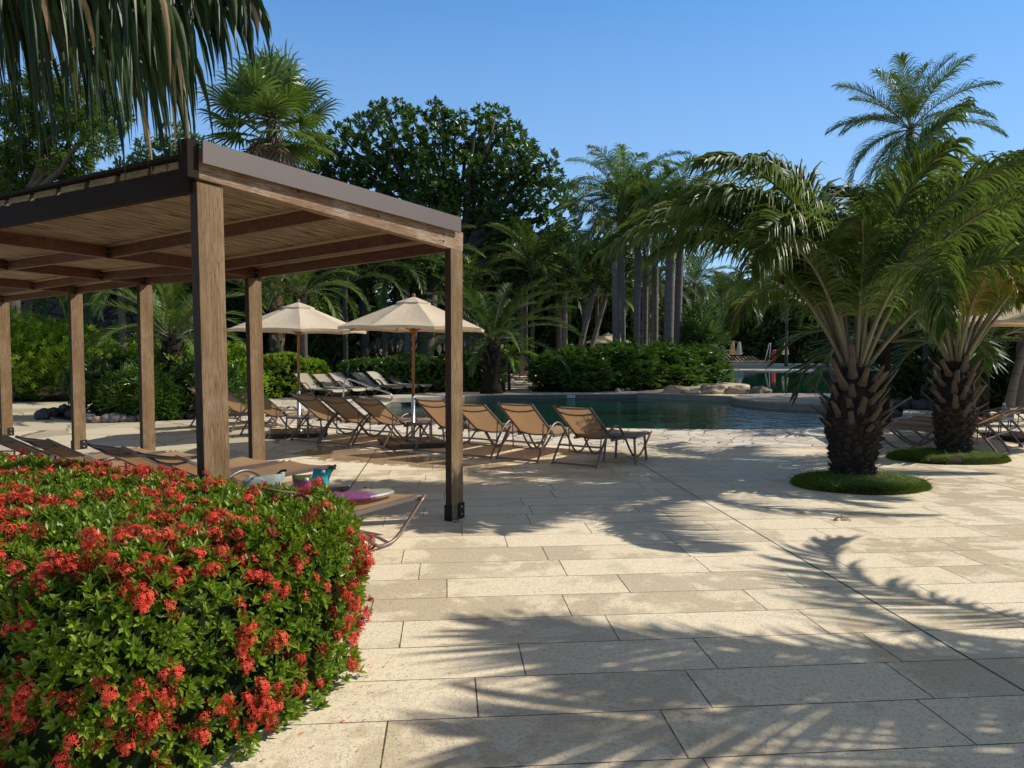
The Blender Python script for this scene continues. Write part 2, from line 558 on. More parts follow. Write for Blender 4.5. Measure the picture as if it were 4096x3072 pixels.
M['woods'] = leaf_mat('woods_leaf', (.012, .026, .008), (.032, .062, .016), (.070, .115, .030), .15, .6, .2, .25)
M['grass'] = leaf_mat('lawn_grass', (.075, .125, .014), (.14, .215, .025), (.25, .31, .06), .35, .55, .3, 3)

# furniture
M['frame'] = plain('taupe_lounger_frame', (.175, .138, .118), .38, .5, .35, .12, 10)


def fabric(name, c, tr=.3):
    k = NT(name)
    w = k.n('TexWave', dict(wave_type='BANDS', bands_direction='X'), Vector=k.obj(), Scale=26.0, Distortion=0.0).outputs['Fac']
    nz = k.noise(k.obj(), 4, 3)
    oi = k.n('ObjectInfo').outputs['Random']
    cv = k.mix(oi, tuple(x * .80 for x in c), tuple(min(1, x * 1.14) for x in (c[0], c[1] * 1.04, c[2] * 1.1)))
    col = k.mix(k.math('MULTIPLY', w, .35), k.mix(nz, k.mix(.75, (0, 0, 0), cv), cv), k.mix(.6, (0, 0, 0), cv))
    k.base(col, .75, .25)
    t = k.n('BsdfTranslucent', None, Color=k.mix(.4, col, (c[0] * 1.1, c[1] * .85, c[2] * .6)))
    ms = k.n('MixShader', None, Fac=tr)
    k.t.links.new(k.b.outputs[0], ms.inputs[1])
    k.t.links.new(t.outputs[0], ms.inputs[2])
    k.t.links.new(ms.outputs[0], k.out.inputs[0])
    return k.mat


M['sling'] = fabric('tan_lounger_mesh', (.50, .33, .19), .38)
M['sling_pale'] = fabric('pale_lounger_mesh', (.58, .50, .39), .22)
k = NT('beige_canvas')
p = k.obj()
nz = k.noise(p, 3, 4)
wr = k.noise(k.n('Mapping', None, Vector=p, Scale=(1, 1, 4)).outputs[0], 5, 3, .5, .8)
col = k.mix(nz, (.63, .54, .41), (.74, .65, .51))
k.base(col, .85, .15)
k.bump(wr, .25, .03)
t = k.n('BsdfTranslucent', None, Color=(.62, .47, .30))
ms = k.n('MixShader', None, Fac=.22)
k.t.links.new(k.b.outputs[0], ms.inputs[1])
k.t.links.new(t.outputs[0], ms.inputs[2])
k.t.links.new(ms.outputs[0], k.out.inputs[0])
M['canvas'] = k.mat
M['canvas_grey'] = plain('grey_canvas', (.40, .40, .43), .85, .15, 0, .15, 5)
M['canvas_tan'] = plain('tan_canvas', (.50, .36, .19), .85, .15, 0, .2, 5)
M['pole_wood'] = wood('parasol_pole_wood', (.20, .085, .025), (.33, .15, .05), (.42, .21, .08), (0, 0, 1), .45, .05)
M['steel'] = plain('stainless_steel', (.55, .55, .55), .38, .5, 1.0, .1, 8)
M['base_wood'] = plain('dark_parasol_base', (.035, .022, .016), .35, .5, 0, .3, 10)
M['thatch'] = leaf_mat('dry_thatch', (.09, .075, .06), (.20, .175, .145), (.38, .345, .30), .05, .9, .1, 2)
M['white'] = plain('white_paint', (.75, .76, .74), .5, .4, 0, .06, 3)
M['red'] = plain('red_plastic', (.55, .030, .025), .45, .5, 0, .15, 5)
M['black'] = plain('black_void_board', (.012, .012, .013), .7, .3, 0, .2, 5)
M['bag'] = plain('sage_bag_fabric', (.27, .34, .32), .8, .2, 0, .15, 12, .3, 30)
M['teal'] = plain('teal_vinyl', (.02, .42, .40), .22, .6, 0, .15, 8)
M['magenta'] = plain('magenta_vinyl', (.42, .05, .22), .25, .6, 0, .3, 12)
M['olive'] = plain('olive_vinyl', (.10, .12, .04), .3, .5, 0, .4, 14)
M['yellow'] = plain('yellow_vinyl', (.75, .55, .05), .3, .5, 0, .15, 8)
M['skin'] = plain('sunlit_skin', (.50, .29, .20), .55, .4, 0, .1, 9)
M['hair'] = plain('dark_hair', (.02, .014, .01), .6, .4, 0, .2, 20)
M['ink'] = plain('black_marking', (.012, .012, .014), .6, .3, 0, .1, 5)
M['glassgreen'] = plain('frosted_panel', (.50, .60, .55), .3, .5, 0, .12, 4)
M['bottle'] = plain('green_bottle', (.25, .34, .26), .25, .5, 0, .2, 12)
k = NT('bodyboard_print')
s = k.n('SeparateXYZ', None, i0=k.obj())
f = k.math('ADD', k.math('MULTIPLY', s.outputs[1], 1.5), k.math('MULTIPLY', k.noise(k.n('Mapping', None, Vector=k.obj(), Scale=(9, 1.2, 1)).outputs[0], 2.5, 3), .5))
k.base(k.ramp(f, [(.05, (.24, .05, .17)), (.30, (.22, .07, .18)), (.42, (.36, .32, .26)), (.8, (.30, .29, .22))]), .35, .5)
M['board'] = k.mat

# ------------------------------------------------------------------ world
w = bpy.data.worlds.new('World')
scn.world = w
w.use_nodes = True
wt = w.node_tree
bg = wt.nodes['Background']
sky = wt.nodes.new('ShaderNodeTexSky')
sky.sky_type = 'NISHITA'
sky.sun_disc = False
sky.sun_elevation = SUN_E
sky.sun_rotation = math.atan2(SUN_D.x, SUN_D.y)
sky.air_density = 1.0
sky.dust_density = 0.0
sky.ozone_density = 10.0
gm = wt.nodes.new('ShaderNodeGamma')
gm.inputs[1].default_value = .6
tn = wt.nodes.new('ShaderNodeMix')
tn.data_type = 'RGBA'
tn.blend_type = 'MULTIPLY'
tn.inputs[0].default_value = 1
tn.inputs[7].default_value = (1.05, 1.66, 2.2, 1)
wt.links.new(sky.outputs[0], gm.inputs[0])
wt.links.new(gm.outputs[0], tn.inputs[6])
# towards the zenith the sky is greyed by hand to cut its blue fill light
tcw = wt.nodes.new('ShaderNodeTexCoord')
sxw = wt.nodes.new('ShaderNodeSeparateXYZ')
mrw = wt.nodes.new('ShaderNodeMapRange')
mrw.interpolation_type = 'SMOOTHSTEP'
mrw.inputs[1].default_value = .40
mrw.inputs[2].default_value = .66
zn = wt.nodes.new('ShaderNodeMix')
zn.data_type = 'RGBA'
zn.inputs[7].default_value = (1.30, 1.27, 1.27, 1)
wt.links.new(tcw.outputs['Generated'], sxw.inputs[0])
wt.links.new(sxw.outputs[2], mrw.inputs[0])
wt.links.new(mrw.outputs[0], zn.inputs[0])
wt.links.new(tn.outputs[2], zn.inputs[6])
# and whitens a little towards the horizon
mrh = wt.nodes.new('ShaderNodeMapRange')
mrh.inputs[1].default_value = .40
mrh.inputs[2].default_value = .0
mrh.inputs[3].default_value = .0
mrh.inputs[4].default_value = .5
hz_ = wt.nodes.new('ShaderNodeMix')
hz_.data_type = 'RGBA'
hz_.inputs[7].default_value = (4.2, 5.4, 6.2, 1)
wt.links.new(sxw.outputs[2], mrh.inputs[0])
wt.links.new(mrh.outputs[0], hz_.inputs[0])
wt.links.new(zn.outputs[2], hz_.inputs[6])
wt.links.new(hz_.outputs[2], bg.inputs[0])
bg.inputs[1].default_value = .15
sd = bpy.data.lights.new('sun', 'SUN')
sd.energy = 5.0
sd.angle = math.radians(.53)
sd.color = (1.0, .92, .79)
so = bpy.data.objects.new('sun', sd)
COL.objects.link(so)
so.rotation_euler = SUN.to_track_quat('Z', 'Y').to_euler()
so.location = SUN * 60
scn.view_settings.view_transform = 'Standard'
scn.view_settings.look = 'None'
scn.view_settings.exposure = 0
scn.view_settings.gamma = 1
cy = scn.cycles
cy.max_bounces = 6
cy.diffuse_bounces = 3
cy.glossy_bounces = 3
cy.transmission_bounces = 3
cy.transparent_max_bounces = 4
cy.caustics_reflective = False
cy.caustics_refractive = False
cy.use_denoising = True
cy.sample_clamp_indirect = 6

# ------------------------------------------------------------------ ground, pools
def poly_sheet(name, loops, z, mat, label=None, kind='structure'):
    ls = [[V((p[0], p[1], z)) for p in lp] for lp in loops]
    flat = [q for lp in ls for q in lp]
    tris = tessellate_polygon(ls)
    mb = MB()
    fs = []
    for t in tris:
        a, b, c = [flat[i] for i in t]
        fs.append(t if (b - a).cross(c - a).z > 0 else (t[0], t[2], t[1]))
    mb.add(flat, fs)
    o = mb.build(name, mat)
    return tag(o, label, None, None, kind)


def ring(cx, cy, r, n=28, sx=1, sy=1, rot=0.0):
    out = []
    for i in range(n):
        a = 2 * PI * i / n
        x, y = math.cos(a) * r * sx, math.sin(a) * r * sy
        out.append((cx + x * math.cos(rot) - y * math.sin(rot), cy + x * math.sin(rot) + y * math.cos(rot)))
    return out


def loop2(pts, k=4):
    """closed smooth outline"""
    n = len(pts)
    out = []
    for i in range(n):
        p0, p1, p2, p3 = [V((*pts[(i + j) % n], 0)) for j in (-1, 0, 1, 2)]
        for j in range(k):
            t = j / k
            q = .5 * ((2 * p1) + (p2 - p0) * t + (2 * p0 - 5 * p1 + 4 * p2 - p3) * t * t + (3 * p1 - p0 - 3 * p2 + p3) * t ** 3)
            out.append((q.x, q.y))
    return out


near_pool = [(-2.95, 17.6), (-2.0, 16.9), (-.6, 16.2), (.9, 15.6), (2.6, 15.25), (4.4, 15.1), (6.0, 15.3), (7.6, 16.2), (9.2, 18.0), (10.4, 20.3),
             (10.2, 22.2), (8.6, 24.6), (8.0, 25.5), (6.2, 26.35), (4.55, 27.15), (3.0, 27.0), (1.4, 26.85), (-.4, 26.6), (-1.6, 25.9), (-1.75, 24.6),
             (-2.9, 24.2), (-3.65, 23.0), (-3.5, 20.0)]
far_pool = [(8.2, 27.6), (11.0, 27.0), (14.5, 26.6), (19.0, 27.5), (24.0, 31.0), (28.0, 38.0), (33.0, 50.0), (36.0, 62.0), (36.0, 73.5), (22.0, 73.8), (12.0, 74.0),
            (10.8, 64.0), (10.6, 52.0), (10.7, 44.0), (10.4, 39.5), (9.9, 36.2), (9.9, 33.4), (9.4, 31.8), (8.2, 30.8), (7.0, 30.2), (6.5, 29.0), (7.2, 28.0)]
deck_out = [(-60, -12), (60, -12), (60, 120), (-60, 120)]
poly_sheet('pool_deck', [deck_out, near_pool, far_pool], 0.0, M['paving'])
poly_sheet('ground', [[(-900, -900), (900, -900), (900, 900), (-900, 900)], deck_out], -.02, M['terrain'])
for nm, pool in (('near', near_pool), ('far', far_pool)):
    mb = MB()
    n = len(pool)
    vs = [(x, y, -.002) for x, y in pool] + [(x, y, -1.3) for x, y in pool]
    mb.add(vs, [(i, (i + 1) % n, n + (i + 1) % n, n + i) for i in range(n)])
    tag(mb.build('pool_wall', M['poolwall']), None, None, None, 'structure')
    poly_sheet('pool_water', [pool], -.15, M['water' if nm == 'near' else 'water_far'])

# crazy paving along the near side of the pool, lying on the deck
nearedge = near_pool[22:23] + near_pool[0:10]
inner = [(11.0, 19.5), (9.8, 16.2), (8.2, 13.9), (6.2, 12.7), (4.0, 12.3), (1.4, 12.45), (-.7, 13.2), (-2.6, 14.2), (-4.6, 15.9), (-6.6, 17.6), (-9.0, 19.4),
         (-9.5, 26.0), (-4.3, 26.0), (-4.2, 22.9), (-3.72, 21.0)]
poly_sheet('flagstone_paving', [nearedge + inner], .004, M['flag'])
poly_sheet('far_terrace', [[(-4.2, 22.9), (-3.7, 23.08), (-2.95, 24.28), (-1.82, 24.68), (-1.66, 25.95), (-.42, 26.68), (1.4, 26.93), (3.0, 27.08), (4.5, 27.25), (6.4, 28.9),
                            (7.0, 30.3), (4, 36), (-10, 40), (-9.6, 26.1), (-4.3, 26.1)]], .004, M['flag'])
poly_sheet('side_terrace', [[(-3.9, 9.6), (-6.2, 9.9), (-9, 8.9), (-30, 8.0), (-30, 30), (-9.7, 30), (-9.2, 19.5), (-6.8, 17.5), (-4.8, 15.7), (-3.3, 14.4), (-3.2, 12.2)]], .0035, M['stamped'])

# raised stone ledges at the water
mb = MB()
p0, p1, p2 = gp(2556, 1575), gp(3010, 1592), gp(3110, 1596)
for a, b in ((p0, p1), (p1, p2)):
    mb.bar(V((a.x, a.y, -.45)), V((b.x, b.y, -.45)), .34, .98)
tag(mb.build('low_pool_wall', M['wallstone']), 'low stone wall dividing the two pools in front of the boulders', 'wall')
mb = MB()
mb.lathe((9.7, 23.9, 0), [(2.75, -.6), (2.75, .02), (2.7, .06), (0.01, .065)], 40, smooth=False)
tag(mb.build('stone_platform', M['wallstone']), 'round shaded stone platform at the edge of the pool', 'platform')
mb = MB()
mb.lathe((7.6, 33.0, 0), [(2.55, -.6), (2.55, .04), (2.5, .08), (.01, .085)], 36, smooth=False)
tag(mb.build('stone_ledge', M['curb']), 'curved pale stone ledge at the end of the lady palm hedge', 'ledge')
mb = MB()
a, b = gp(2820, 1497, -.15), gp(2975, 1497, -.15)
mb.box(((a.x + b.x) / 2, a.y + 1.8, -.1), ((b.x - a.x) / 2, 0, 0), (0, 1.8, 0), (0, 0, .23))
tag(mb.build('stone_ledge', M['curb']), 'rectangular pale ledge in the far pool beside the swimmer', 'ledge')
mb = MB()
a = gp(2985, 1484, -.1)
mb.lathe((a.x + 2.2, a.y + 2.2, -.35), [(4.2, 0), (4.2, .27), (.01, .28)], 30, smooth=False, sy=.7)
tag(mb.build('stone_ledge', M['curb']), 'thin rounded pale ledge just above the water behind the swimmer', 'ledge')
mb = MB()
mb.bar((9.5, 74.15, .0), (36.5, 73.9, .0), .6, .3)
tag(mb.build('pool_curb', M['curb']), None, None, None, 'structure')
mb = MB()
mb.bar((-4.1, 23.9, .03), (-2.0, 25.1, .03), 1.6, .14)
tag(mb.build('pool_step', M['curb']), None, None, None, 'structure')

# depth marker tiles on the far curb of the near pool
dm = gp(2278, 1583, -.05)
dm.y = 26.85
mk = empty('depth_marker', (dm.x + .05, dm.y, -.075), 0, 'small white depth marker tiles with black figures on the pool curb', 'pool marker')
tiles = []
for i, ch in enumerate(('0', '6', '3', 'FT')):
    mb = MB()
    mb.box((-.225 + i * .15, -.012, 0), (.070, 0, 0), (0, .008, 0), (0, 0, .068))
    t = mb.build('tile', M['white'], mk)
    cu_ = bpy.data.curves.new('figure', 'FONT')
    cu_.body = ch
    cu_.size = .15 if len(ch) == 1 else .085
    cu_.align_x = 'CENTER'
    cu_.align_y = 'CENTER'
    cu_.extrude = .001
    tmp = bpy.data.objects.new('figure', cu_)
    COL.objects.link(tmp)
    me = bpy.data.meshes.new_from_object(tmp.evaluated_get(bpy.context.evaluated_depsgraph_get()))
    bpy.data.objects.remove(tmp)
    me.materials.clear()
    me.materials.append(M['ink'])
    fo = bpy.data.objects.new('figure', me)
    COL.objects.link(fo)
    fo.parent = t
    fo.location = (-.225 + i * .15, -.0225, 0)
    fo.rotation_euler = (PI / 2, 0, 0)
mk.scale = (.5, 1, .8)

# ------------------------------------------------------------------ leaf and frond makers
UP = V((0, 0, 1))


def rvec(r=R):
    while True:
        v = V((r.uniform(-1, 1), r.uniform(-1, 1), r.uniform(-1, 1)))
        if .05 < v.length < 1:
            return v.normalized()


def leaf(mb, p, d, n, L, W, mi=0, curl=.15, rich=False):
    """one leaf from p along d, facing n"""
    s = d.cross(n)
    if s.length < 1e-4:
        s = d.orthogonal()
    s.normalize()
    n = s.cross(d).normalized()
    if rich:
        vs = [p, p + d * L * .30 + s * W * .42 + n * W * .18, p + d * L * .34, p + d * L * .30 - s * W * .42 + n * W * .18,
              p + d * L * .68 + s * W * .46 + n * (W * .16 - L * curl * .35), p + d * L * .70 - n * L * curl * .4, p + d * L * .68 - s * W * .46 + n * (W * .16 - L * curl * .35),
              p + d * L - n * L * curl]
        mb.add(vs, [(0, 2, 1), (0, 3, 2), (1, 2, 5, 4), (2, 3, 6, 5), (4, 5, 7), (5, 6, 7)], mi)
    else:
        vs = [p, p + d * L * .5 + s * W * .5 + n * W * .12, p + d * L - n * L * curl, p + d * L * .5 - s * W * .5 + n * W * .12]
        mb.add(vs, [(0, 2, 1), (0, 3, 2)], mi)


def rosette(mb, p, ax, nl, L, W, spread=.9, mi=0, rich=False, r=R):
    a0 = r.uniform(0, 6.28)
    o = ax.orthogonal().normalized()
    q = ax.cross(o)
    for i in range(nl):
        a = a0 + i * 2.4
        h = o * math.cos(a) + q * math.sin(a)
        sp = spread * (.35 + .65 * (i + .5) / nl) * r.uniform(.8, 1.2)
        d = (ax * math.cos(sp) + h * math.sin(sp)).normalized()
        l = L * r.uniform(.7, 1.15)
        leaf(mb, p + ax * (L * .35 * (1 - i / nl)), d, ax * .9 + h * -.4, l, W * l / L, mi, .12, rich)


def frond(mb, mbr, base, az, elev, L, arch, nleaf, ll, lw, droop, r=R, pet=.18, vee=.35, rr=.022, segs=3, fold=.3, mi=0, twist=0.0, power=1.35, drop0=0.0):
    """a feather palm leaf; leaflets to mb, midrib to mbr"""
    N = 16
    pts = [V(base)]
    side_az = az + r.uniform(-.12, .12)
    for i in range(N):
        s = (i + .5) / N
        e = elev - arch * s ** power
        a = az + (side_az - az) * s * 2
        pts.append(pts[-1] + V((math.cos(a) * math.cos(e), math.sin(a) * math.cos(e), math.sin(e))) * (L / N))
    mbr.tube(pts, [rr * (1 - .85 * i / N) + .003 for i in range(N + 1)], 5)

    def sample(s):
        x = s * N
        i = min(int(x), N - 1)
        t = x - i
        p = pts[i].lerp(pts[i + 1], t)
        T = (pts[min(i + 2, N)] - pts[max(i - 1, 0)]).normalized()
        return p, T
    for j in range(nleaf):
        s = pet + (1 - pet) * (j + .5) / nleaf
        p, T = sample(s)
        B = T.cross(UP)
        if B.length < .05:
            B = V((-math.sin(az), math.cos(az), 0))
        B.normalize()
        Nn = B.cross(T)
        if twist:
            B = (B * math.cos(twist) + Nn * math.sin(twist)).normalized()
            Nn = B.cross(T)
        q = (s - pet) / (1 - pet)
        l0 = ll * max(.22, math.sin(PI * (.10 + .82 * q)) ** .7)
        sweep = .55 + .65 * q
        for sd in (-1, 1):
            if r.random() < .04:
                continue
            l = l0 * r.uniform(.82, 1.12)
            d = (B * sd * math.cos(sweep) + T * math.sin(sweep) + Nn * (vee + r.uniform(-.15, .15))).normalized()
            d = (d + UP * -drop0).normalized()
            c = p.copy()
            cp, sides, ups = [], [], []
            dr = droop * r.uniform(.65, 1.35)
            for g in range(segs + 1):
                wv = T - d * T.dot(d)
                if wv.length < .05:
                    wv = d.orthogonal()
                wv.normalize()
                cp.append(c.copy())
                sides.append(wv)
                ups.append(wv.cross(d))
                c = c + d * (l / segs)
                d = (d + V((0, 0, -dr / segs * (1 + .6 * g)))).normalized()
            ws = [lw * .5 * k for k in ([.55, 1.0, .7, .06] if segs == 3 else ([.55, 1, .95, .6, .05] if segs == 4 else [.7, 1, .08]))]
            mb.strip(cp, ws, sides, mi, fold, ups)
    return pts


def feather_crown(r, n, L, ll, lw, nleaf, elev=(1.35, .1), arch=(1.1, 1.9), droop=.9, segs=2, fold=0, dead=0, rr=.02, vee=.3):
    """(leaf mesh builder, midrib builder) of a whole feather palm crown, origin at the growing point"""
    mb, mbr = MB(), MB()
    for i in range(n):
        t = i / max(n - 1, 1)
        az = i * 2.399 + r.uniform(-.25, .25)
        e = elev[0] + (elev[1] - elev[0]) * t + r.uniform(-.12, .12)
        a = arch[0] + (arch[1] - arch[0]) * t + r.uniform(-.15, .15)
        frond(mb, mbr, (0, 0, 0), az, e, L * r.uniform(.85, 1.1), a, nleaf, ll, lw, droop, r, .16, vee, rr, segs, fold)
    return mb, mbr


def fan_leaf(mb, mbr, base, az, elev, pet, Rr, r, nseg=26, droop=.8, mi=0, tilt=.4):
    d = V((math.cos(az) * math.cos(elev), math.sin(az) * math.cos(elev), math.sin(elev)))
    side = V((-math.sin(az), math.cos(az), 0))
    hub = V(base) + d * pet + V((0, 0, -pet * .12))
    mbr.tube([base, V(base) + d * pet * .5 + V((0, 0, pet * .02)), hub], [.035, .025, .016], 4)
    nrm = side.cross(d).normalized()
    dd = (d * math.cos(tilt) - nrm * math.sin(tilt)).normalized()
    nn = side.cross(dd).normalized()
    for i in range(nseg):
        a = -2.25 + 4.5 * (i + .5) / nseg
        l = Rr * (1 - .28 * abs(a) / 2.25) * r.uniform(.92, 1.05)
        u = (dd * math.cos(a) + side * math.sin(a)).normalized()
        pts, ws, sd = [], [], []
        c = hub.copy()
        step = [0, .55, .25, .2]
        wid = [.012, .55 * l * 4.5 / nseg * .46, .40 * l * 4.5 / nseg * .36, .004]
        for g in range(4):
            c = c + u * (l * step[g])
            pts.append(c.copy())
            w = nn.cross(u)
            w = (w * 1.0 + nn * (.35 if i % 2 else -.35)).normalized()
            sd.append(w)
            ws.append(wid[g])
            u = (u + V((0, 0, -droop * (.12 + .4 * g * g / 4)))).normalized()
        mb.strip(pts, ws, sd, mi)


def lobed_crown(mb, lobes, dens, L, W, nl, r, spread=1.0, hang=0.0, inner=.35, rich=False):
    """leaf clumps over and inside a cloud of lobes (centre, radii)"""
    for c, rad in lobes:
        c = V(c)
        rv = V(rad) if not isinstance(rad, (int, float)) else V((rad, rad, rad))
        area = 4 * PI * ((rv.x * rv.y + rv.y * rv.z + rv.x * rv.z) / 3)
        n = int(area * dens)
        for _ in range(n):
            d = rvec(r)
            k = 1 - inner * r.random() ** 2
            bump = 1 + .28 * noise.noise(d * 2.4 + c * .7)
            if noise.noise(d * 3.1 + c * 1.3) < -.27:
                continue
            p = c + V((d.x * rv.x, d.y * rv.y, d.z * rv.z)) * k * bump
            ax = (d + UP * .45 + rvec(r) * .45 + V((0, 0, -hang))).normalized()
            rosette(mb, p, ax, nl, L, W, spread, 0, rich, r)


def limbs(mb, base, tips, r0, r, rt=.05, wig=.12):
    base = V(base)
    for t in tips:
        t = V(t)
        pts = []
        for i in range(6):
            s = i / 5
            p = base.lerp(t, s)
            p.z = base.z + (t.z - base.z) * (s ** .8)
            if 0 < i < 5:
                p += rvec(r) * wig * (t - base).length * .3
            pts.append(p)
        mb.tube(pts, [r0 * (1 - s / 5.0) + rt * s / 5.0 for s in range(6)], 6)

# ------------------------------------------------------------------ pergola
perg = empty('pergola', PA, 0, 'brown timber pergola with a reed ceiling and grey metal fascia beside the flowering hedge', 'pergola')
PO = V(perg.location)


def pbuild(mb, name, mat, parent=perg):
    """parts are written in world metres and hung on the pergola's base"""
    mb.v = [tuple(V(p) - PO) for p in mb.v]
    return mb.build(name, mat, parent)


S1, S2 = .196, .070
feet = {'A': (PA, 2.62), 'B': (PB, 2.545), 'C': (V((-3.066, 9.014, 0)), 2.435), 'D': (V((-5.156, 10.658, 0)), 2.495), 'E': (V((-6.908, 12.037, 0)), 2.47), 'F': (V((-9.29, 13.9, 0)), 2.45),
        'X': (V((-4.86, 6.55, 0)), 2.56), 'Y': (V((-6.80, 8.10, 0)), 2.58), 'Z': (V((-8.6, 9.45, 0)), 2.57), 'W': (V((-11.0, 11.3, 0)), 2.55)}
rowd = -V((AA.y, -AA.x, 0))


def post(key, lean=(0, 0)):
    """corner nearest the viewer at the foot; S1 along the beam, S2 along the row"""
    f, h = feet[key]
    mb = MB()
    c = f + AA * S1 / 2 + rowd * S2 / 2
    vs = []
    for z, k in ((.012, 0), (h, 1)):
        for i, j in ((-1, -1), (1, -1), (1, 1), (-1, 1)):
            vs.append(c + AA * S1 / 2 * i + rowd * S2 / 2 * j + V((lean[0] * k, lean[1] * k, z)))
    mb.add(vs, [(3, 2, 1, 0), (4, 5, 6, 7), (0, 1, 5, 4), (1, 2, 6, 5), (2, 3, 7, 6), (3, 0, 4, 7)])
    mb.m = [0, 0, 0, 1, 0, 1]  # narrow faces get the timber with painted shade
    o = pbuild(mb, 'post', [M['post'], M['post_shade']])
    mod = o.modifiers.new('bevel', 'BEVEL')
    mod.width = .006
    mod.segments = 2
    # steel shoe: a plate on the narrow face and one on the wide face, with two bolts
    mb = MB()
    mb.box(c - AA * (S1 / 2 + .006) + V((0, 0, .075)), AA * .005, rowd * (S2 / 2 + .006), V((0, 0, .073)))
    mb.box(c - rowd * (S2 / 2 + .006) + AA * .045 + V((0, 0, .075)), AA * .042, rowd * .005, V((0, 0, .073)))
    mb.box(c + AA * (S1 / 2 + .006) + V((0, 0, .075)), AA * .005, rowd * (S2 / 2 + .006), V((0, 0, .073)))
    b = pbuild(mb, 'bracket', M['darkmetal'], o)
    mb = MB()
    for z in (.045, .115):
        q = c - rowd * (S2 / 2 + .012) + AA * .045 + V((0, 0, z))
        mb.tube([q, q - rowd * .012], .012, 8)
    pbuild(mb, 'bolt', M['bolt'], o)
    return o


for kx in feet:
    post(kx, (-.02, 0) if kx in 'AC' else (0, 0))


def longbeam(k1, k2, mat, h, z1, z2, e1=0.05, e2=.02, w=S2):
    a, b = feet[k1][0], feet[k2][0]
    off = rowd * S2 / 2
    d = (b - a).normalized()
    a2, b2 = a - d * e1 + off, b + d * (S1 + e2) + off
    mb = MB()
    mb.bar(V((a2.x, a2.y, z1 + h / 2)), V((b2.x, b2.y, z2 + h / 2)), w, h)
    return pbuild(mb, 'beam', mat)


def zbeam(t, h0=2.63, h1=2.508):
    return h0 + (h1 - h0) * t


BH = .178
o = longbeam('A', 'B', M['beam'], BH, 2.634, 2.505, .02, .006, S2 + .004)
mod = o.modifiers.new('bevel', 'BEVEL')
mod.width = .004
mb = MB()
for t, dz in ((.30, .10), (.62, .10), (.955, .055), (.955, .115)):
    q = PA + AA * 2.69 * t
    q = V((q.x, q.y, 2.634 - .129 * t + dz)) - rowd * .002
    mb.tube([q, q - rowd * .006], .009, 8)
pbuild(mb, 'beam_bolt', M['darkmetal'], o)
hts = {'X': 2.56, 'C': 2.435, 'Y': 2.585, 'D': 2.495, 'Z': 2.565, 'E': 2.47, 'W': 2.55, 'F': 2.45}
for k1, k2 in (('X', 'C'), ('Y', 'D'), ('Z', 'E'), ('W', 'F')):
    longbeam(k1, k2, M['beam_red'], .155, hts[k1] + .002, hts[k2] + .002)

beams = [('A', 'B'), ('X', 'C'), ('Y', 'D'), ('Z', 'E'), ('W', 'F')]
zb = {('A', 'B'): (2.634, 2.505), ('X', 'C'): (2.562, 2.437), ('Y', 'D'): (2.587, 2.497), ('Z', 'E'): (2.567, 2.472), ('W', 'F'): (2.552, 2.452)}


def onbeam(bk, t):
    a, b = feet[bk[0]][0], feet[bk[1]][0]
    q = a.lerp(b, t)
    z = zb[bk][0] + (zb[bk][1] - zb[bk][0]) * t
    return V((q.x, q.y, z))


# purlins between the beams, a rolled reed edge lying on each
for i in range(4):
    b1, b2 = beams[i], beams[i + 1]
    for t in (.455, .83, 1.03):
        t2 = t if i else {.455: .47, .83: .84, 1.03: 1.03}[t]
        p, q = onbeam(b1, t), onbeam(b2, t2)
        d = (q - p).normalized()
        p, q = p + d * (.075 if i == 0 else .075), q - d * .002
        mb = MB()
        hh = .10
        mb.bar(p + V((0, 0, .05)), q + V((0, 0, .05)), .052, hh)
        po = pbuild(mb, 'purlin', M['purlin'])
        mb = MB()
        e = q - d * .03
        mb.box(e + V((0, 0, .05)), d * .03, AA * .032, V((0, 0, .055)))
        pbuild(mb, 'bracket', M['darkmetal'], po)
        mb = MB()
        for s_ in (-1, 1):
            mb.tube([e + d * .0 - AA * .032 + V((0, 0, .06)) + d * .022 * s_, e - AA * .04 + V((0, 0, .06)) + d * .022 * s_], .007, 6)
        pbuild(mb, 'bolt', M['bolt'], po)
        mb = MB()
        mb.tube([p + V((0, 0, .122)) - AA * .02, q + V((0, 0, .122)) - AA * .02], .022, 6)
        pbuild(mb, 'reed_edge', M['reed_roll'], po)
    # rolled reed edges along the beam
    mb = MB()
    p, q = onbeam(b2, -.0), onbeam(b2, 1.03)
    mb.tube([p - rowd * .05 + V((0, 0, .168)), q - rowd * .05 + V((0, 0, .155))], .02, 6)
    pbuild(mb, 'reed_edge', M['reed_roll'])

# eave beam towards the hedge, roof slats on it, roof rim
e0, e1 = PA - AA * .01 + rowd * .06, feet['X'][0] + rowd * .9
e1 = e0 + (e1 - e0)
EZ0, EZ1 = 2.552, 2.515
mb = MB()
mb.bar(V((e0.x, e0.y, EZ0 + .072)), V((e1.x, e1.y, EZ1 + .072)), .06, .144)
pbuild(mb, 'eave_beam', M['eave'])
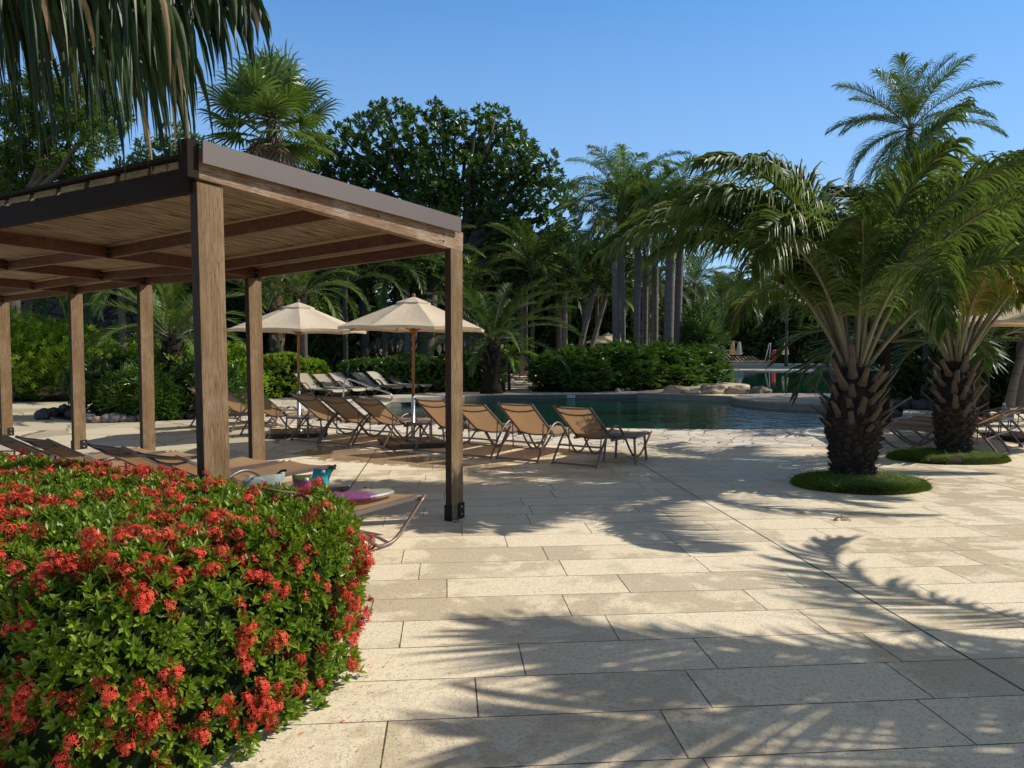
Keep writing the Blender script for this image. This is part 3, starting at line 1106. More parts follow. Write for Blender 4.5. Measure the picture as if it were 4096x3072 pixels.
# a dark corner cover over the end of the fascia
mb = MB()
q = PA - AA * .055 + rowd * .03
mb.box(q + V((0, 0, 2.742)), AA * .04, rowd * .042, V((0, 0, .112)))
pbuild(mb, 'corner_cover', M['eave'])
mb = MB()
ln = (e1 - e0).length
n = 12
dd = (e1 - e0).normalized()
for i in range(n):
    t0, t1 = i / n + .012, (i + 1) / n - .002
    p, q = e0.lerp(e1, t0), e0.lerp(e1, t1)
    z = EZ0 + (EZ1 - EZ0) * t0 + .172
    for k_ in range(3):
        mb.bar(V((p.x, p.y, z - .013 + k_ * .016)) + AA * k_ * .004, V((q.x, q.y, z - .013 + k_ * .016)) + AA * k_ * .004, .05, .0145)
pbuild(mb, 'roof_slats', M['slat'])
mb = MB()
mb.bar(V((e0.x, e0.y, EZ0 + .215)) - AA * .02, V((e1.x, e1.y, EZ1 + .215)) - AA * .02, .1, .02)
pbuild(mb, 'roof_rim', M['eave'])


def sheet(a, b, c, d, th, name, mat):
    mb = MB()
    lo = [V(a), V(b), V(c), V(d)]
    hi = [p + V((0, 0, th)) for p in lo]
    mb.add(lo + hi, [(3, 2, 1, 0), (4, 5, 6, 7), (0, 1, 5, 4), (1, 2, 6, 5), (2, 3, 7, 6), (3, 0, 4, 7)])
    return pbuild(mb, name, mat)


# reed ceiling panels in each bay and the roof sheet over them
for i in range(4):
    b1, b2 = beams[i], beams[i + 1]
    c_ = [onbeam(b1, .0), onbeam(b1, 1.05), onbeam(b2, 1.05), onbeam(b2, .0)]
    h1 = .118
    up = V((0, 0, h1 + .02))
    in1, in2 = rowd * .08, rowd * .0
    lo = V((0, 0, -.055))
    sheet(c_[0] + in1 + up + lo, c_[1] + in1 + up, c_[2] + in2 + up, c_[3] + in2 + up + lo * .6, .016, 'reed_panel', M['reed'])
a_, b_ = onbeam(beams[0], -.02), onbeam(beams[0], 1.07)
c2_, d2_ = onbeam(beams[4], 1.07), onbeam(beams[4], -.02)
up = V((0, 0, .21))
lo = V((0, 0, -.085))
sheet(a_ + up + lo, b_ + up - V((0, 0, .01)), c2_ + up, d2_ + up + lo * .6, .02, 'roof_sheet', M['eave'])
# grey metal fascia proud of the right-hand beam
mb = MB()
fa, fb = PA - AA * .015 - rowd * .040, PB + AA * (S1 - .10) - rowd * .040
mb.bar(V((fa.x, fa.y, 2.787)), V((fb.x, fb.y, 2.735)), .022, .136)
pbuild(mb, 'fascia', M['fascia'])

# ------------------------------------------------------------------ loungers
def make_lounger(top_y, top_z, sling, cat_label=None):
    root = empty('sun_lounger')
    tag(root, 'lounger', 'sun lounger')
    hy, hz = .62, .335                      # hinge of the backrest
    path = [(0, .016), (.10, .15), (.28, .36), (.45, .485), (.60, .525), (.74, .48), (.90, .34), (1.08, .14), (1.22, .035), (1.34, .017), (1.47, .045), (1.64, .165), (1.86, .335)]
    ak = .86 if top_z < .7 else 1.0
    path = [(y, z * (ak if .2 < y < 1 else 1)) for y, z in path]
    for s in (-1, 1):
        mb = MB()
        mb.tube(smooth_path([(s * .335, y, z) for y, z in path], 3), .0165, 6)
        mb.build('side_frame', M['frame'], root)
        mb = MB()
        mb.bar((s * .292, .56, .325), (s * .292, 1.80, .325), .026, .034)
        mb.tube(smooth_path([(s * .292, 1.79, .325), (s * .292, 1.86, .32), (s * .292, 1.90, .285)], 3), .014, 6)
        mb.build('seat_rail', M['frame'], root)
    n = 10
    mb = MB()
    vs, fs = [], []
    prof = [(.62, .345)] + [(.62 + 1.16 * i / 9, .345 - .022 * math.sin(PI * i / 9)) for i in range(1, 10)] + [(1.84, .338), (1.885, .31), (1.90, .275)]
    for y, z in prof:
        for j in range(5):
            x = -.282 + .141 * j
            vs.append((x, y, z - .02 * (1 - (x / .282) ** 2)))
    for i in range(len(prof) - 1):
        for j in range(4):
            fs.append((i * 5 + j, i * 5 + j + 1, i * 5 + j + 6, i * 5 + j + 5))
    mb.add(vs, fs, 0, True)
    mb.build('seat', sling, root)
    bd = V((0, top_y - hy, top_z - hz))
    bn = V((0, -bd.z, bd.y)).normalized()    # towards the sitter's back
    if bn.z > 0:
        bn = -bn
    mb = MB()
    vs, fs = [], []
    for i in range(9):
        t = i / 8
        for j in range(5):
            x = -.262 + .131 * j
            q = V((x, hy, hz)) + bd * t + bn * (.030 * (1 - (x / .262) ** 2) * math.sin(PI * min(1, t * 1.1)))
            vs.append(q)
    for i in range(8):
        for j in range(4):
            fs.append((i * 5 + j, i * 5 + j + 1, i * 5 + j + 6, i * 5 + j + 5))
    mb.add(vs, fs, 0, True)
    back = mb.build('backrest', sling, root)
    mb = MB()
    for s in (-1, 1):
        mb.bar(V((s * .272, hy, hz)), V((s * .272, hy, hz)) + bd * 1.015, .024, .034, 0, V((1, 0, 0)))
    for t, sag in ((.985, .018), (.83, .045), (.06, .04)):
        q = V((0, hy, hz)) + bd * t
        mb.tube([q + V((-.27, 0, 0)), q + V((-.13, 0, 0)) + bn * sag * .8, q + bn * sag, q + V((.13, 0, 0)) + bn * sag * .8, q + V((.27, 0, 0))], .0125, 6)
    mb.build('backrest_frame', M['frame'], back)
    mb = MB()
    q = V((0, hy, hz)) + bd * .42 + bn * .012
    low = V((0, .30, .165))
    mb.tube(smooth_path([q + V((-.255, 0, 0)), low + V((-.24, .02, .05)), low + V((-.20, 0, 0)), low + V((.20, 0, 0)), low + V((.24, .02, .05)), q + V((.255, 0, 0))], 3), .0095, 6)
    mb.build('support_strut', M['frame'], root)
    mb = MB()
    mb.bar((-.335, .035, .032), (.335, .035, .032), .026, .026)
    mb.build('crossbar', M['frame'], root)
    mb = MB()
    mb.bar((-.335, .20, .262), (.335, .20, .262), .024, .024)
    mb.build('crossbar', M['frame'], root)
    mb = MB()
    mb.bar((-.31, 1.0, .30), (.31, 1.0, .30), .022, .022)
    mb.bar((-.31, 1.82, .30), (.31, 1.82, .30), .022, .022)
    mb.build('crossbar', M['frame'], root)
    return root


LP = {}
USED = set()


def lounger(kind, x, y, facing, label, group):
    """facing: direction of the feet, an angle from +x"""
    if kind not in LP:
        LP[kind] = make_lounger(*kind[:2], M[kind[2]])
        o = LP[kind]
    else:
        o = copy_tree(LP[kind])
    o.location = (x, y, 0.004)
    o.rotation_euler = (0, 0, facing - PI / 2)
    ra = R.uniform(-.05, .045)
    for ch in o.children:
        if ch.name.startswith('backrest'):
            hp = V((0, .62, .335))
            ch.rotation_euler = (ra, 0, 0)
            ch.location = hp - Matrix.Rotation(ra, 3, 'X') @ hp
    return tag(o, label, 'sun lounger', group)


UPK = (-.06, .80, 'sling')
LOWK = (-.05, .68, 'sling')
PALEK = (-.02, .78, 'sling_pale')
FLATK = (-.26, .36, 'sling')
yaw0 = PI / 2 - .56
mg = 'tan loungers in a row with their backs to the camera'
mid_row = [(.83, 10.28, -.02, 'tan mesh lounger at the right end of the middle row, next to the small table'),
           (.06, 10.76, .02, 'tan lounger second from the right end of the middle row'),
           (-.60, 11.13, .03, 'tan lounger just right of the pergola post nearest the pool, third from the right end'),
           (-1.22, 11.55, .0, 'tan lounger partly hidden by the right pergola post, beside the front parasol pole'),
           (-2.33, 12.26, -.03, 'tan lounger just left of the front parasol base'),
           (-2.95, 12.58, -.02, 'tan lounger second to the left of the front parasol base'),
           (-3.55, 12.98, -.05, 'tan lounger just right of the rear parasol pole'),
           (-4.68, 13.78, .03, 'tan lounger just left of the rear parasol pole'),
           (-5.62, 14.62, .02, 'tan lounger second from the left end of the middle row'),
           (-6.25, 15.3, -.02, 'tan lounger at the far left end of the middle row')]
for x, y, da, lb in mid_row:
    lounger(UPK, x, y, yaw0 + da, lb, mg)
fg = 'pale loungers in front of the clipped hedge'
f0, fd = V((-5.66, 23.9)), V((-3.4, 27.2)) - V((-5.66, 23.9))
ffac = math.atan2(-.565, .825)
fl = ['pale lounger nearest the stones, leftmost of the six by the clipped hedge', 'pale lounger second from the left by the clipped hedge', 'pale lounger just left of the handrail by the clipped hedge',
      'pale lounger behind the handrail by the clipped hedge', 'pale lounger second from the right by the clipped hedge', 'pale lounger farthest right of the six by the clipped hedge']
for t, lb in zip((0, .19, .36, .62, .80, .98), fl):
    q = f0 + fd * t - V((math.cos(ffac), math.sin(ffac))) * 1.4
    lounger(PALEK, q.x, q.y, ffac + R.uniform(-.04, .04), lb, fg)
nf = math.atan2(.87, .485)
ng = 'tan loungers standing under the pergola'
for (px, py, hz_), lb in zip([(632, 1822, 0), (417, 1801, 0), (124, 1778, 0), (-45, 1757, 0)],
                             ['tan lounger with low backrest right behind the hedge beside the front pergola post', 'tan lounger with low backrest second left of the front pergola post, behind the hedge',
                              'tan lounger under the pergola whose seat shows striped shadows', 'tan lounger under the pergola at the left edge of the view']):
    q = at(px, py, {632: 6.75, 417: 7.08, 124: 7.59, -45: 7.92}[px])
    lounger(LOWK, q.x + .05 * math.cos(nf), q.y + .05 * math.sin(nf), nf, lb, ng)
fo_ = V((-1.03, 6.75))
dirf = V((math.cos(PI / 2 - .53), math.sin(PI / 2 - .53)))
q = fo_ - dirf * 1.88
f1 = lounger(FLATK, q.x, q.y, PI / 2 - .53, 'tan lounger lying flat with the pink bodyboard on its foot end', ng)
q2 = V((-1.78, 7.15)) - dirf * 1.88
f2 = lounger(FLATK, q2.x, q2.y, PI / 2 - .53, 'tan lounger lying flat with the sage bag and armbands on it', ng)
rg_ = 'taupe loungers in the shade of the right palms'
rf = math.atan2(1.35, -1.3)
rd = V((math.sin(rf), -math.cos(rf)))
for i, lb in enumerate(['lounger in the shade right behind the rear palm on the grass island', 'second lounger behind the rear palm, with its backrest up in the shade',
                        'third lounger behind the rear palm, the one holding a white towel', 'shaded lounger at the right edge behind the others']):
    q = V((7.35, 11.35)) + rd * .82 * i + V((-.02 * i, .05 * i))
    lounger((-.10, .70, 'sling'), q.x, q.y, rf + (.03, -.03, .02, 0)[i], lb, rg_)
for (px, py), lb in (((2062, 1551), 'tan lounger beside the shaggy palm left of the lady palm hedge'), ((2008, 1543), 'tan lounger half hidden by the shaggy palm')):
    q = gp(px, py)
    lounger(UPK, q.x - .6, q.y + .1, .05, lb, 'loungers beside the shaggy palm')

# far deck loungers, a few pixels each
mb = MB()
for s in (-1, 1):
    mb.bar((s * .3, .5, .34), (s * .3, 1.9, .34), .06, .06)
    mb.tube([(s * .32, 0, .02), (s * .32, .55, .5), (s * .32, 1.3, .02), (s * .32, 1.9, .34)], .03, 5)
mb.box((0, 1.25, .36), (.3, 0, 0), (0, .65, 0), (0, 0, .015))
mb.bar((0, .62, .36), (0, -.05, .85), .6, .02)
proto = mb.build('sun_lounger', M['sling_pale'])
lbs = ['far lounger beside the frosted panel', 'far lounger under the leftmost closed parasol', 'far lounger right of the leftmost closed parasol', 'far lounger left of the second tan closed parasol',
       'far lounger under the second tan closed parasol', 'far lounger under the grey closed parasol', 'far lounger just right of the grey closed parasol',
       'far lounger third from the right end of the distant row', 'far lounger second from the right end of the distant row', 'far lounger at the right end of the distant row']
for i, lb in enumerate(lbs):
    o = proto if i == 0 else proto.copy()
    if i:
        COL.objects.link(o)
    q = gp(2872 + i * 17, 1458)
    o.location = (q.x, 78 + i * .12, .0)
    o.rotation_euler = (0, 0, -2.25)
    tag(o, lb, 'sun lounger', 'loungers in a row on the far deck')

# ------------------------------------------------------------------ side tables
st = empty('side_table')
mb = MB()
mb.box((0, 0, .372), (.205, 0, 0), (0, .205, 0), (0, 0, .010))
tp = mb.build('table_top', M['frame'], st)
m_ = tp.modifiers.new('bevel', 'BEVEL')
m_.width = .008
mb = MB()
for sx_, sy_ in ((1, 0), (-1, 0), (0, 1), (0, -1)):
    a = V((sx_ * .214, sy_ * .214, .366))
    s_ = V((sy_, sx_, 0)) * .226
    mb.bar(a - s_, a + s_, .024, .034)
mb.build('apron', M['frame'], st)
for sx_ in (-1, 1):
    for sy_ in (-1, 1):
        mb = MB()
        mb.bar((sx_ * .21, sy_ * .21, .35), (sx_ * .235, sy_ * .235, 0), .026, .026)
        mb.build('leg', M['frame'], st)
for i, (x, y, lb) in enumerate([(1.61, 10.84, 'small square taupe table at the right end of the middle lounger row'), (-1.45, 12.75, 'small taupe table behind the front parasol pole'),
                                (-3.75, 13.75, 'small taupe table by the rear parasol pole')]):
    o = st if i == 0 else copy_tree(st)
    o.location = (x, y, .004)
    o.rotation_euler = (0, 0, -.5 + .1 * i)
    tag(o, lb, 'side table', 'small side tables between the loungers')


# ------------------------------------------------------------------ parasols
def make_parasol(r, zr, za, canvas, nrib=8):
    root = empty('parasol')

    def cpt(k, t, rr=1.0, dz=0.0):
        """canopy surface: rib k (may be fractional), t from apex to rim"""
        k0 = math.floor(k)
        fr = k - k0
        a0, a1 = 2 * PI * k0 / nrib, 2 * PI * (k0 + 1) / nrib
        p0, p1 = V((math.cos(a0), math.sin(a0), 0)), V((math.cos(a1), math.sin(a1), 0))
        p = p0.lerp(p1, fr) * r * t * rr
        sag = math.sin(PI * fr)
        z = za - (za - zr) * (t ** 1.06) - sag * .045 * math.sin(PI * min(1, t)) * t + sag * .035 * t ** 4 * 0
        p *= 1 - .035 * sag * t
        return V((p.x, p.y, z + dz + .02 * sag * t ** 6))

    def canopy(t0, t1, rr, dz, nm, par):
        mb = MB()
        sub, nt = 5, 8
        vs, fs = [], []
        N = nrib * sub
        for i in range(nt + 1):
            t = t0 + (t1 - t0) * i / nt
            for j in range(N):
                vs.append(cpt(j / sub, t, rr, dz))
        for j in range(N):          # a narrow hem turned down
            q = vs[nt * N + j]
            vs.append(q + V((-q.x * .012, -q.y * .012, -.045)))
        for i in range(nt + 1):
            for j in range(N):
                fs.append((i * N + j, (i + 1) * N + j, (i + 1) * N + (j + 1) % N, i * N + (j + 1) % N))
        mb.add(vs, fs, 0, False)
        return mb.build(nm, canvas, par)
    cn = canopy(.12, 1.0, 1, 0, 'canopy', root)
    canopy(.01, .22, 1.06, .022, 'vent', cn)
    for k_ in range(nrib):
        mb = MB()
        a, b = cpt(k_, .06, 1, -.03), cpt(k_, .985, 1, -.028)
        mb.tube([a, cpt(k_, .5, 1, -.03), b], .011, 5)
        rb = mb.build('rib', M['pole_wood'], root)
        mb = MB()
        mb.tube([V((0, 0, zr - .05)), cpt(k_, .52, 1, -.04)], .008, 4)
        mb.build('strut', M['pole_wood'], rb)
    mb = MB()
    mb.lathe((0, 0, 0), [(.024, .78), (.026, 1.2), (.025, za + .02), (.03, za + .05), (.012, za + .075)], 12)
    mb.build('pole', M['pole_wood'], root)
    mb = MB()
    mb.lathe((0, 0, 0), [(.07, .08), (.07, .10), (.033, .105), (.033, .80), (.03, .81)], 12)
    mb.build('pole_sleeve', M['steel'], root)
    mb = MB()
    mb.lathe((0, 0, 0), [(.06, zr - .08), (.065, zr - .05), (.065, zr - .02), (.03, zr)], 10)
    mb.build('hub', M['pole_wood'], root)
    mb = MB()
    for i in range(5):
        mb.box((-.40 + .2 * i, 0, .062), (.092, 0, 0), (0, .49, 0), (0, 0, .02))
    mb.box((0, 0, .022), (.46, 0, 0), (0, .46, 0), (0, 0, .02))
    mb.build('base', M['base_wood'], root)
    return root


um = make_parasol(1.24, 1.93, 2.43, M['canvas'])
um.location = (-1.64, 12.62, .004)
um.rotation_euler = (0, .012, .38)
tag(um, 'open beige parasol nearer the right pergola post, in front of the other', 'parasol', 'beige parasols by the lounger rows')
c = copy_tree(um)
c.location = (-3.94, 14.1, .004)
c.rotation_euler = (0, .01, .3)
tag(c, 'open beige parasol behind the middle pergola post, the more distant of the pair', 'parasol', 'beige parasols by the lounger rows')
c = copy_tree(um)
c.location = (9.2, 13.3, .004)
c.rotation_euler = (0, 0, .2)
c.scale = (1.3, 1.3, 1.06)
tag(c, 'beige parasol half out of view at the right edge behind the palm fronds', 'parasol', 'beige parasols by the lounger rows')
q = at(2431, 1372, 42)
c = copy_tree(um)
c.location = (q.x, q.y, 0)
c.scale = (1.15, 1.15, 1.0)
tag(c, 'open beige parasol rising behind the lady palm hedge', 'parasol', 'beige parasols in the garden beyond the hedge')
for px, dep, lb in ((2128, 58, 'small distant beige parasol left of the lady palm hedge'), (2015, 62, 'tiny pale parasol among the dark trunks beside the shaggy palm')):
    q = at(px, 1390, dep)
    c = copy_tree(um)
    c.location = (q.x, q.y, 0)
    c.scale = (1.25, 1.25, .95)
    tag(c, lb, 'parasol', 'beige parasols in the garden beyond the hedge')

# closed parasols on the far deck
cp = empty('closed_parasol')
mb = MB()
vs, fs = [], []
N = 16
prof = [(2.30, .03), (2.22, .12), (1.95, .17), (1.6, .21), (1.3, .25), (1.05, .30), (1.0, .26)]
for z, r_ in prof:
    for j in range(N):
        a = 2 * PI * j / N
        rr = r_ * (1 + (.22 if j % 2 else -.18) * min(1, (2.3 - z)))
        vs.append((math.cos(a) * rr, math.sin(a) * rr, z + (.03 if j % 2 else 0)))
for i in range(len(prof) - 1):
    for j in range(N):
        fs.append((i * N + j, (i + 1) * N + j, (i + 1) * N + (j + 1) % N, i * N + (j + 1) % N))
mb.add(vs, fs)
cp_c = mb.build('folded_canopy', M['canvas_tan'], cp)
mb = MB()
mb.tube([(0, 0, 0), (0, 0, 1.2)], .035, 8)
mb.tube([(0, 0, 2.25), (0, 0, 2.36)], .02, 6)
mb.build('pole', M['pole_wood'], cp)
mb = MB()
mb.lathe((0, 0, 0), [(.3, 0), (.3, .06), (.05, .09)], 12)
mb.build('base', M['base_wood'], cp)
for i, (px, mt, lb) in enumerate([(2878, 'canvas_tan', 'tan closed parasol on the far deck nearest the frosted panel'), (2930, 'canvas_tan', 'tan closed parasol on the far deck next to the grey one'),
                                  (2956, 'canvas_grey', 'grey closed parasol on the far deck'), (3141, 'canvas', 'pale closed parasol on the far deck right of the red rescue board')]):
    o = cp if i == 0 else copy_tree(cp)
    q = gp(px, 1457)
    o.location = (q.x * 77 / q.y, 77, .0)
    o.rotation_euler = (0, 0, i * .7)
    if i >= 2:
        for ch in o.children:
            if ch.name.startswith('folded'):
                ch.data = ch.data.copy()
                ch.data.materials.clear()
                ch.data.materials.append(M[mt])
    tag(o, lb, 'parasol', 'closed parasols on the far deck')

# red rescue board, frosted panel, leaning poles
rb = empty('rescue_board', gp(3095, 1459), 0, 'upright red rescue board on a short post by the far pool', 'rescue board')
mb = MB()
mb.lathe((0, 0, 0), [(.04, .30), (.20, .42), (.22, .6), (.22, 1.25), (.16, 1.45), (.03, 1.52)], 14, sy=.35)
mb.build('board', M['red'], rb)
mb = MB()
mb.tube([(0, .1, 0), (0, .1, .8)], .04, 8)
mb.build('post', M['pole_wood'], rb)
pn = empty('shower_panel', gp(2843, 1462), 0, 'tall frosted panel with rounded corners standing at the end of the lady palm hedge', 'panel')
pn.location.y = 72.5
mb = MB()
pts = []
for cx_, cz_, a0 in ((-.22, .42, PI), (.58, .42, 1.5 * PI), (.58, 1.72, 0), (-.22, 1.72, .5 * PI)):
    for i in range(5):
        a = a0 + PI / 2 * i / 4
        pts.append((cx_ + .18 * math.cos(a), cz_ + .18 * math.sin(a)))
n = len(pts)
mb.add([(x, -.03, z) for x, z in pts] + [(x, .03, z) for x, z in pts], [tuple(range(n)), tuple(range(2 * n - 1, n - 1, -1))] + [(i, n + i, n + (i + 1) % n, (i + 1) % n) for i in range(n)])
mb.build('panel', M['glassgreen'], pn)
mb = MB()
mb.box((-.25, -.3, .65), (.42, 0, 0), (0, .25, 0), (0, 0, .65))
mb.build('cabinet', M['rock_grey'], pn)
mb = MB()
mb.bar((.62, 0, 0), (.62, 0, .4), .12, .08, 0, V((0, 1, 0)))
mb.build('foot', M['steel'], pn)
for (x1, y1), (x2, y2), lb in (((3056, 1425), (3078, 1372), 'white pole leaning steeply in the dark bed behind the far pool'), ((3076, 1425), (3083, 1372), 'nearly upright white pole in the dark bed behind the far pool')):
    mb = MB()
    a, b = at(x1, y1 + 30, 79), at(x2, y2, 79)
    a.z = 0
    mb.tube([a, b], .045, 6)
    tag(mb.build('pole', M['white'], None), lb, 'pole', 'white poles in the far bed')

# pool handrail
hr = empty('handrail', (0, 0, 0), 0, 'curved stainless steel handrail of the pool steps beside the pale loungers', 'handrail')
D = 21.2
pt = lambda x, y, dd=0: at(x, y, D + dd)
b0 = gp(1372, 1625)
path = [V((b0.x, D, 0)), pt(1375, 1560), pt(1377, 1531), pt(1388, 1517), pt(1408, 1519), pt(1465, 1541, -.3), pt(1540, 1566, -.7), pt(1562, 1576, -.8), pt(1568, 1590, -.8), pt(1556, 1602, -.8),
        pt(1500, 1603, -.6), pt(1430, 1602, -.2), pt(1406, 1606, -.1), pt(1398, 1622), V((pt(1398, 1640).x, D, 0))]
mb = MB()
mb.tube(smooth_path(path, 4), .024, 8)
mb.build('rail', M['steel'], hr)
for q in (path[0], path[-1]):
    mb = MB()
    mb.lathe((q.x, q.y, 0), [(.06, .006), (.06, .02), (.028, .03)], 12)
    mb.build('flange', M['steel'], hr)

# ------------------------------------------------------------------ small things on the loungers
bg_ = empty('beach_bag', (-2.16, 6.55, .345), .4, 'sage green fabric beach bag lying on the lounger behind the hedge', 'bag')
mb = MB()
vs, fs = [], []
nu, nv = 20, 9
for j in range(nv):
    t = j / (nv - 1)
    for i in range(nu):
        a = 2 * PI * i / nu
        sx_, sy_ = .27 * (1 - .25 * t), .12 * (1 - .75 * t ** 1.4) + .008
        nzv = noise.noise(V((math.cos(a) * 2, math.sin(a) * 2, t * 3)))
        vs.append((math.copysign(abs(math.cos(a)) ** .7, math.cos(a)) * sx_ * (1 + .2 * nzv) + .03 * t, math.copysign(abs(math.sin(a)) ** .7, math.sin(a)) * sy_ * (1 + .25 * nzv), .20 * t * (1 + .12 * math.cos(a) + .10 * math.sin(3 * a)) + .03 * nzv * t))
for j in range(nv - 1):
    for i in range(nu):
        fs.append((j * nu + i, j * nu + (i + 1) % nu, (j + 1) * nu + (i + 1) % nu, (j + 1) * nu + i))
fs.append(tuple(range(nu - 1, -1, -1)))
fs.append(tuple((nv - 1) * nu + i for i in range(nu)))
mb.add(vs, fs, 0, True)
mb.build('bag_body', M['bag'], bg_)
bg_.scale = (.76, .76, .76)
for s in (-1, 1):
    mb = MB()
    pts = smooth_path([(-.10, .04 * s, .17), (-.09, .08 * s, .215), (.0, .13 * s, .20), (.09, .13 * s, .13), (.11, .12 * s, .06)], 4)
    mb.strip(pts, [.02] * len(pts), [V((1, .2, 0)).normalized()] * len(pts))
    mb.build('strap', M['bag'], bg_)
mb = MB()
pts = smooth_path([(.16, .02, .20), (.22, .02, .25), (.28, -.01, .26)], 4)
mb.strip(pts, [.014] * len(pts), [V((0, .4, 1)).normalized()] * len(pts))
mb.build('strap', M['black'], bg_)


def armband(loc, rz, m1, m2, label, sc=1.0, tip=0.0):
    root = empty('armband', loc, rz, label, 'armband', 'inflatable armbands on the lounger')
    root.rotation_euler = (tip, 0, rz)
    mb = MB()
    vs, fs, mi = [], [], []
    nu, nv = 20, 9
    for j in range(nv):
        t = j / (nv - 1) * 2 - 1
        for i in range(nu):
            a = 2 * PI * i / nu
            e = (1 - abs(t) ** 3.2) ** .5
            x = math.copysign(abs(math.cos(a)) ** .55, math.cos(a)) * .105
            y = math.sin(a) * .055 * e + .004 * math.sin(5 * a) * e
            pin = 1 - .10 * (1 - abs(t))
            vs.append((x * pin * sc, y * sc, (.10 + t * .10 * (1 + .04 * math.cos(2 * a))) * sc))
    for j in range(nv - 1):
        for i in range(nu):
            fs.append((j * nu + i, j * nu + (i + 1) % nu, (j + 1) * nu + (i + 1) % nu, (j + 1) * nu + i))
    fs.append(tuple(range(nu - 1, -1, -1)))
    fs.append(tuple((nv - 1) * nu + i for i in range(nu)))
    mb.add(vs, fs, 0, True)
    mb.m = [1 if (k_ // nu) in ((0,) if m2 == 'yellow' else (5, 6, 7)) else 0 for k_ in range(len(mb.f))]
    b = mb.build('chamber', [M[m1], M[m2]], root)
    mb = MB()
    mb.lathe((.05 * sc, -.055 * sc, .15 * sc), [(.018, -.01), (.018, .012), (.01, .016)], 10)
    mb.build('valve', M['white'], b)
    mb = MB()
    for j in range(3):
        mb.box((-.03 + j * .03, -.056 * sc, .05 * sc), (.011, 0, 0), (0, .003, 0), (0, 0, .018))
    mb.build('printed_patch', M['teal' if m2 == 'olive' else 'yellow'], b)
    return root


armband((-1.83, 6.63, .345), .25, 'magenta', 'olive', 'magenta and olive inflatable armband standing on the lounger', .80)
armband((-1.73, 6.78, .365), -.35, 'teal', 'yellow', 'teal inflatable armband tipped against the other one', .88, -.5)
bb = empty('bodyboard', (-1.26, 6.42, .358), -.95, 'pink and cream bodyboard lying on the flat lounger', 'bodyboard')
mb = MB()
out = []
for i in range(28):
    a = 2 * PI * i / 28
    y = math.sin(a) * .34
    x = math.copysign(abs(math.cos(a)) ** .6, math.cos(a)) * .19 * (1 - .25 * max(0, y) / .34)
    out.append((x, y))
n = len(out)
vs = [(x * .96, y * .97, -.012 + .05 * max(0, y) ** 2) for x, y in out] + [(x, y, .012 + .05 * max(0, y) ** 2) for x, y in out] + [(x * .95, y * .96, .03 + .05 * max(0, y) ** 2) for x, y in out]
fs = [tuple(range(n - 1, -1, -1)), tuple(2 * n + i for i in range(n))]
for k_ in (0, 1):
    fs += [(k_ * n + i, k_ * n + (i + 1) % n, (k_ + 1) * n + (i + 1) % n, (k_ + 1) * n + i) for i in range(n)]
mb.add(vs, fs)
mb.build('board_body', M['board'], bb)
bb.scale = (.82, .82, .82)

# towel and bottle on the shaded loungers
q = at(4010, 1635, 12.3)
tw = empty('towel', (q.x, q.y, .42), .3, 'crumpled white towel on a shaded lounger', 'towel')
mb = MB()
vs, fs = [], []
for j in range(13):
    for i in range(17):
        x, y = (i / 16 - .5) * .5, (j / 12 - .5) * .34
        vs.append((x, y, .10 * math.exp(-(x * x * 14 + y * y * 20)) + .045 * noise.noise(V((x * 9, y * 9, 1)))))
for j in range(12):
    for i in range(16):
        fs.append((j * 17 + i, j * 17 + i + 1, (j + 1) * 17 + i + 1, (j + 1) * 17 + i))
mb.add(vs, fs, 0, True)
mb.build('cloth', M['white'], tw)
q = at(4016, 1640, 12.0)
bo = empty('bottle', (q.x, q.y, q.z - .1), 0, 'green drinking bottle beside the white towel', 'bottle')
mb = MB()
mb.lathe((0, 0, 0), [(.03, 0), (.036, .01), (.036, .14), (.02, .17), (.02, .18)], 14)
mb.build('body', M['bottle'], bo)
mb = MB()
mb.lathe((0, 0, 0), [(.022, .18), (.022, .205), (.01, .215)], 12)
mb.build('cap', M['white'], bo)

# dry scraps on the paving
for (px, py), s_, lb in (((3365, 2080), .085, 'curled dry pod lying on the sunlit paving in front of the grass island'), ((3205, 2056), .05, 'small dark twig on the paving left of the dry pod'),
                         ((1830, 2092), .05, 'scrap of dry leaf on the paving at the foot of the right pergola post')):
    q = gp(px, py)
    mb = MB()
    for j in range(5):
        d = V((R.uniform(-1, 1), R.uniform(-.6, .6), R.uniform(.1, .6))).normalized()
        leaf(mb, V((0, 0, .004)), d, UP, s_ * R.uniform(.8, 1.3), s_ * .45, 0, .6, True)
    o = mb.build('dry_leaf', M['dead_leaf'], None, q + V((0, 0, .006)))
    tag(o, lb, 'dry leaf', 'dry scraps on the paving')

# swimmer
sw = empty('person', (0, 0, 0), 0, 'swimmer with dark hair bending forward in the far pool, bare back in the sun', 'person')
q = gp(2945, 1481, -.15)
q = V((q.x * 57 / q.y, 57.0, -.15))
me = bpy.data.meshes.new('body')
vv = [(.28, 0, -.5), (.25, 0, -.1), (.12, 0, .16), (-.10, 0, .26), (-.24, 0, .22), (-.34, 0, .17), (-.42, -.02, .17), (-.10, -.22, .20), (-.22, -.28, -.02), (-.42, -.22, -.12), (-.10, .22, .20), (-.24, .28, -.02), (-.44, .22, -.12)]
ee = [(0, 1), (1, 2), (2, 3), (3, 4), (4, 5), (5, 6), (3, 7), (7, 8), (8, 9), (3, 10), (10, 11), (11, 12)]
me.from_pydata(vv, ee, [])
me.materials.append(M['skin'])
bo_ = bpy.data.objects.new('body', me)
COL.objects.link(bo_)
bo_.parent = sw
md = bo_.modifiers.new('skin', 'SKIN')
rad = [.16, .17, .17, .17, .07, .095, .07, .065, .05, .035, .065, .05, .035]
for sv, r_ in zip(me.skin_vertices[0].data, rad):
    sv.radius = (r_, r_)
me.skin_vertices[0].data[0].use_root = True
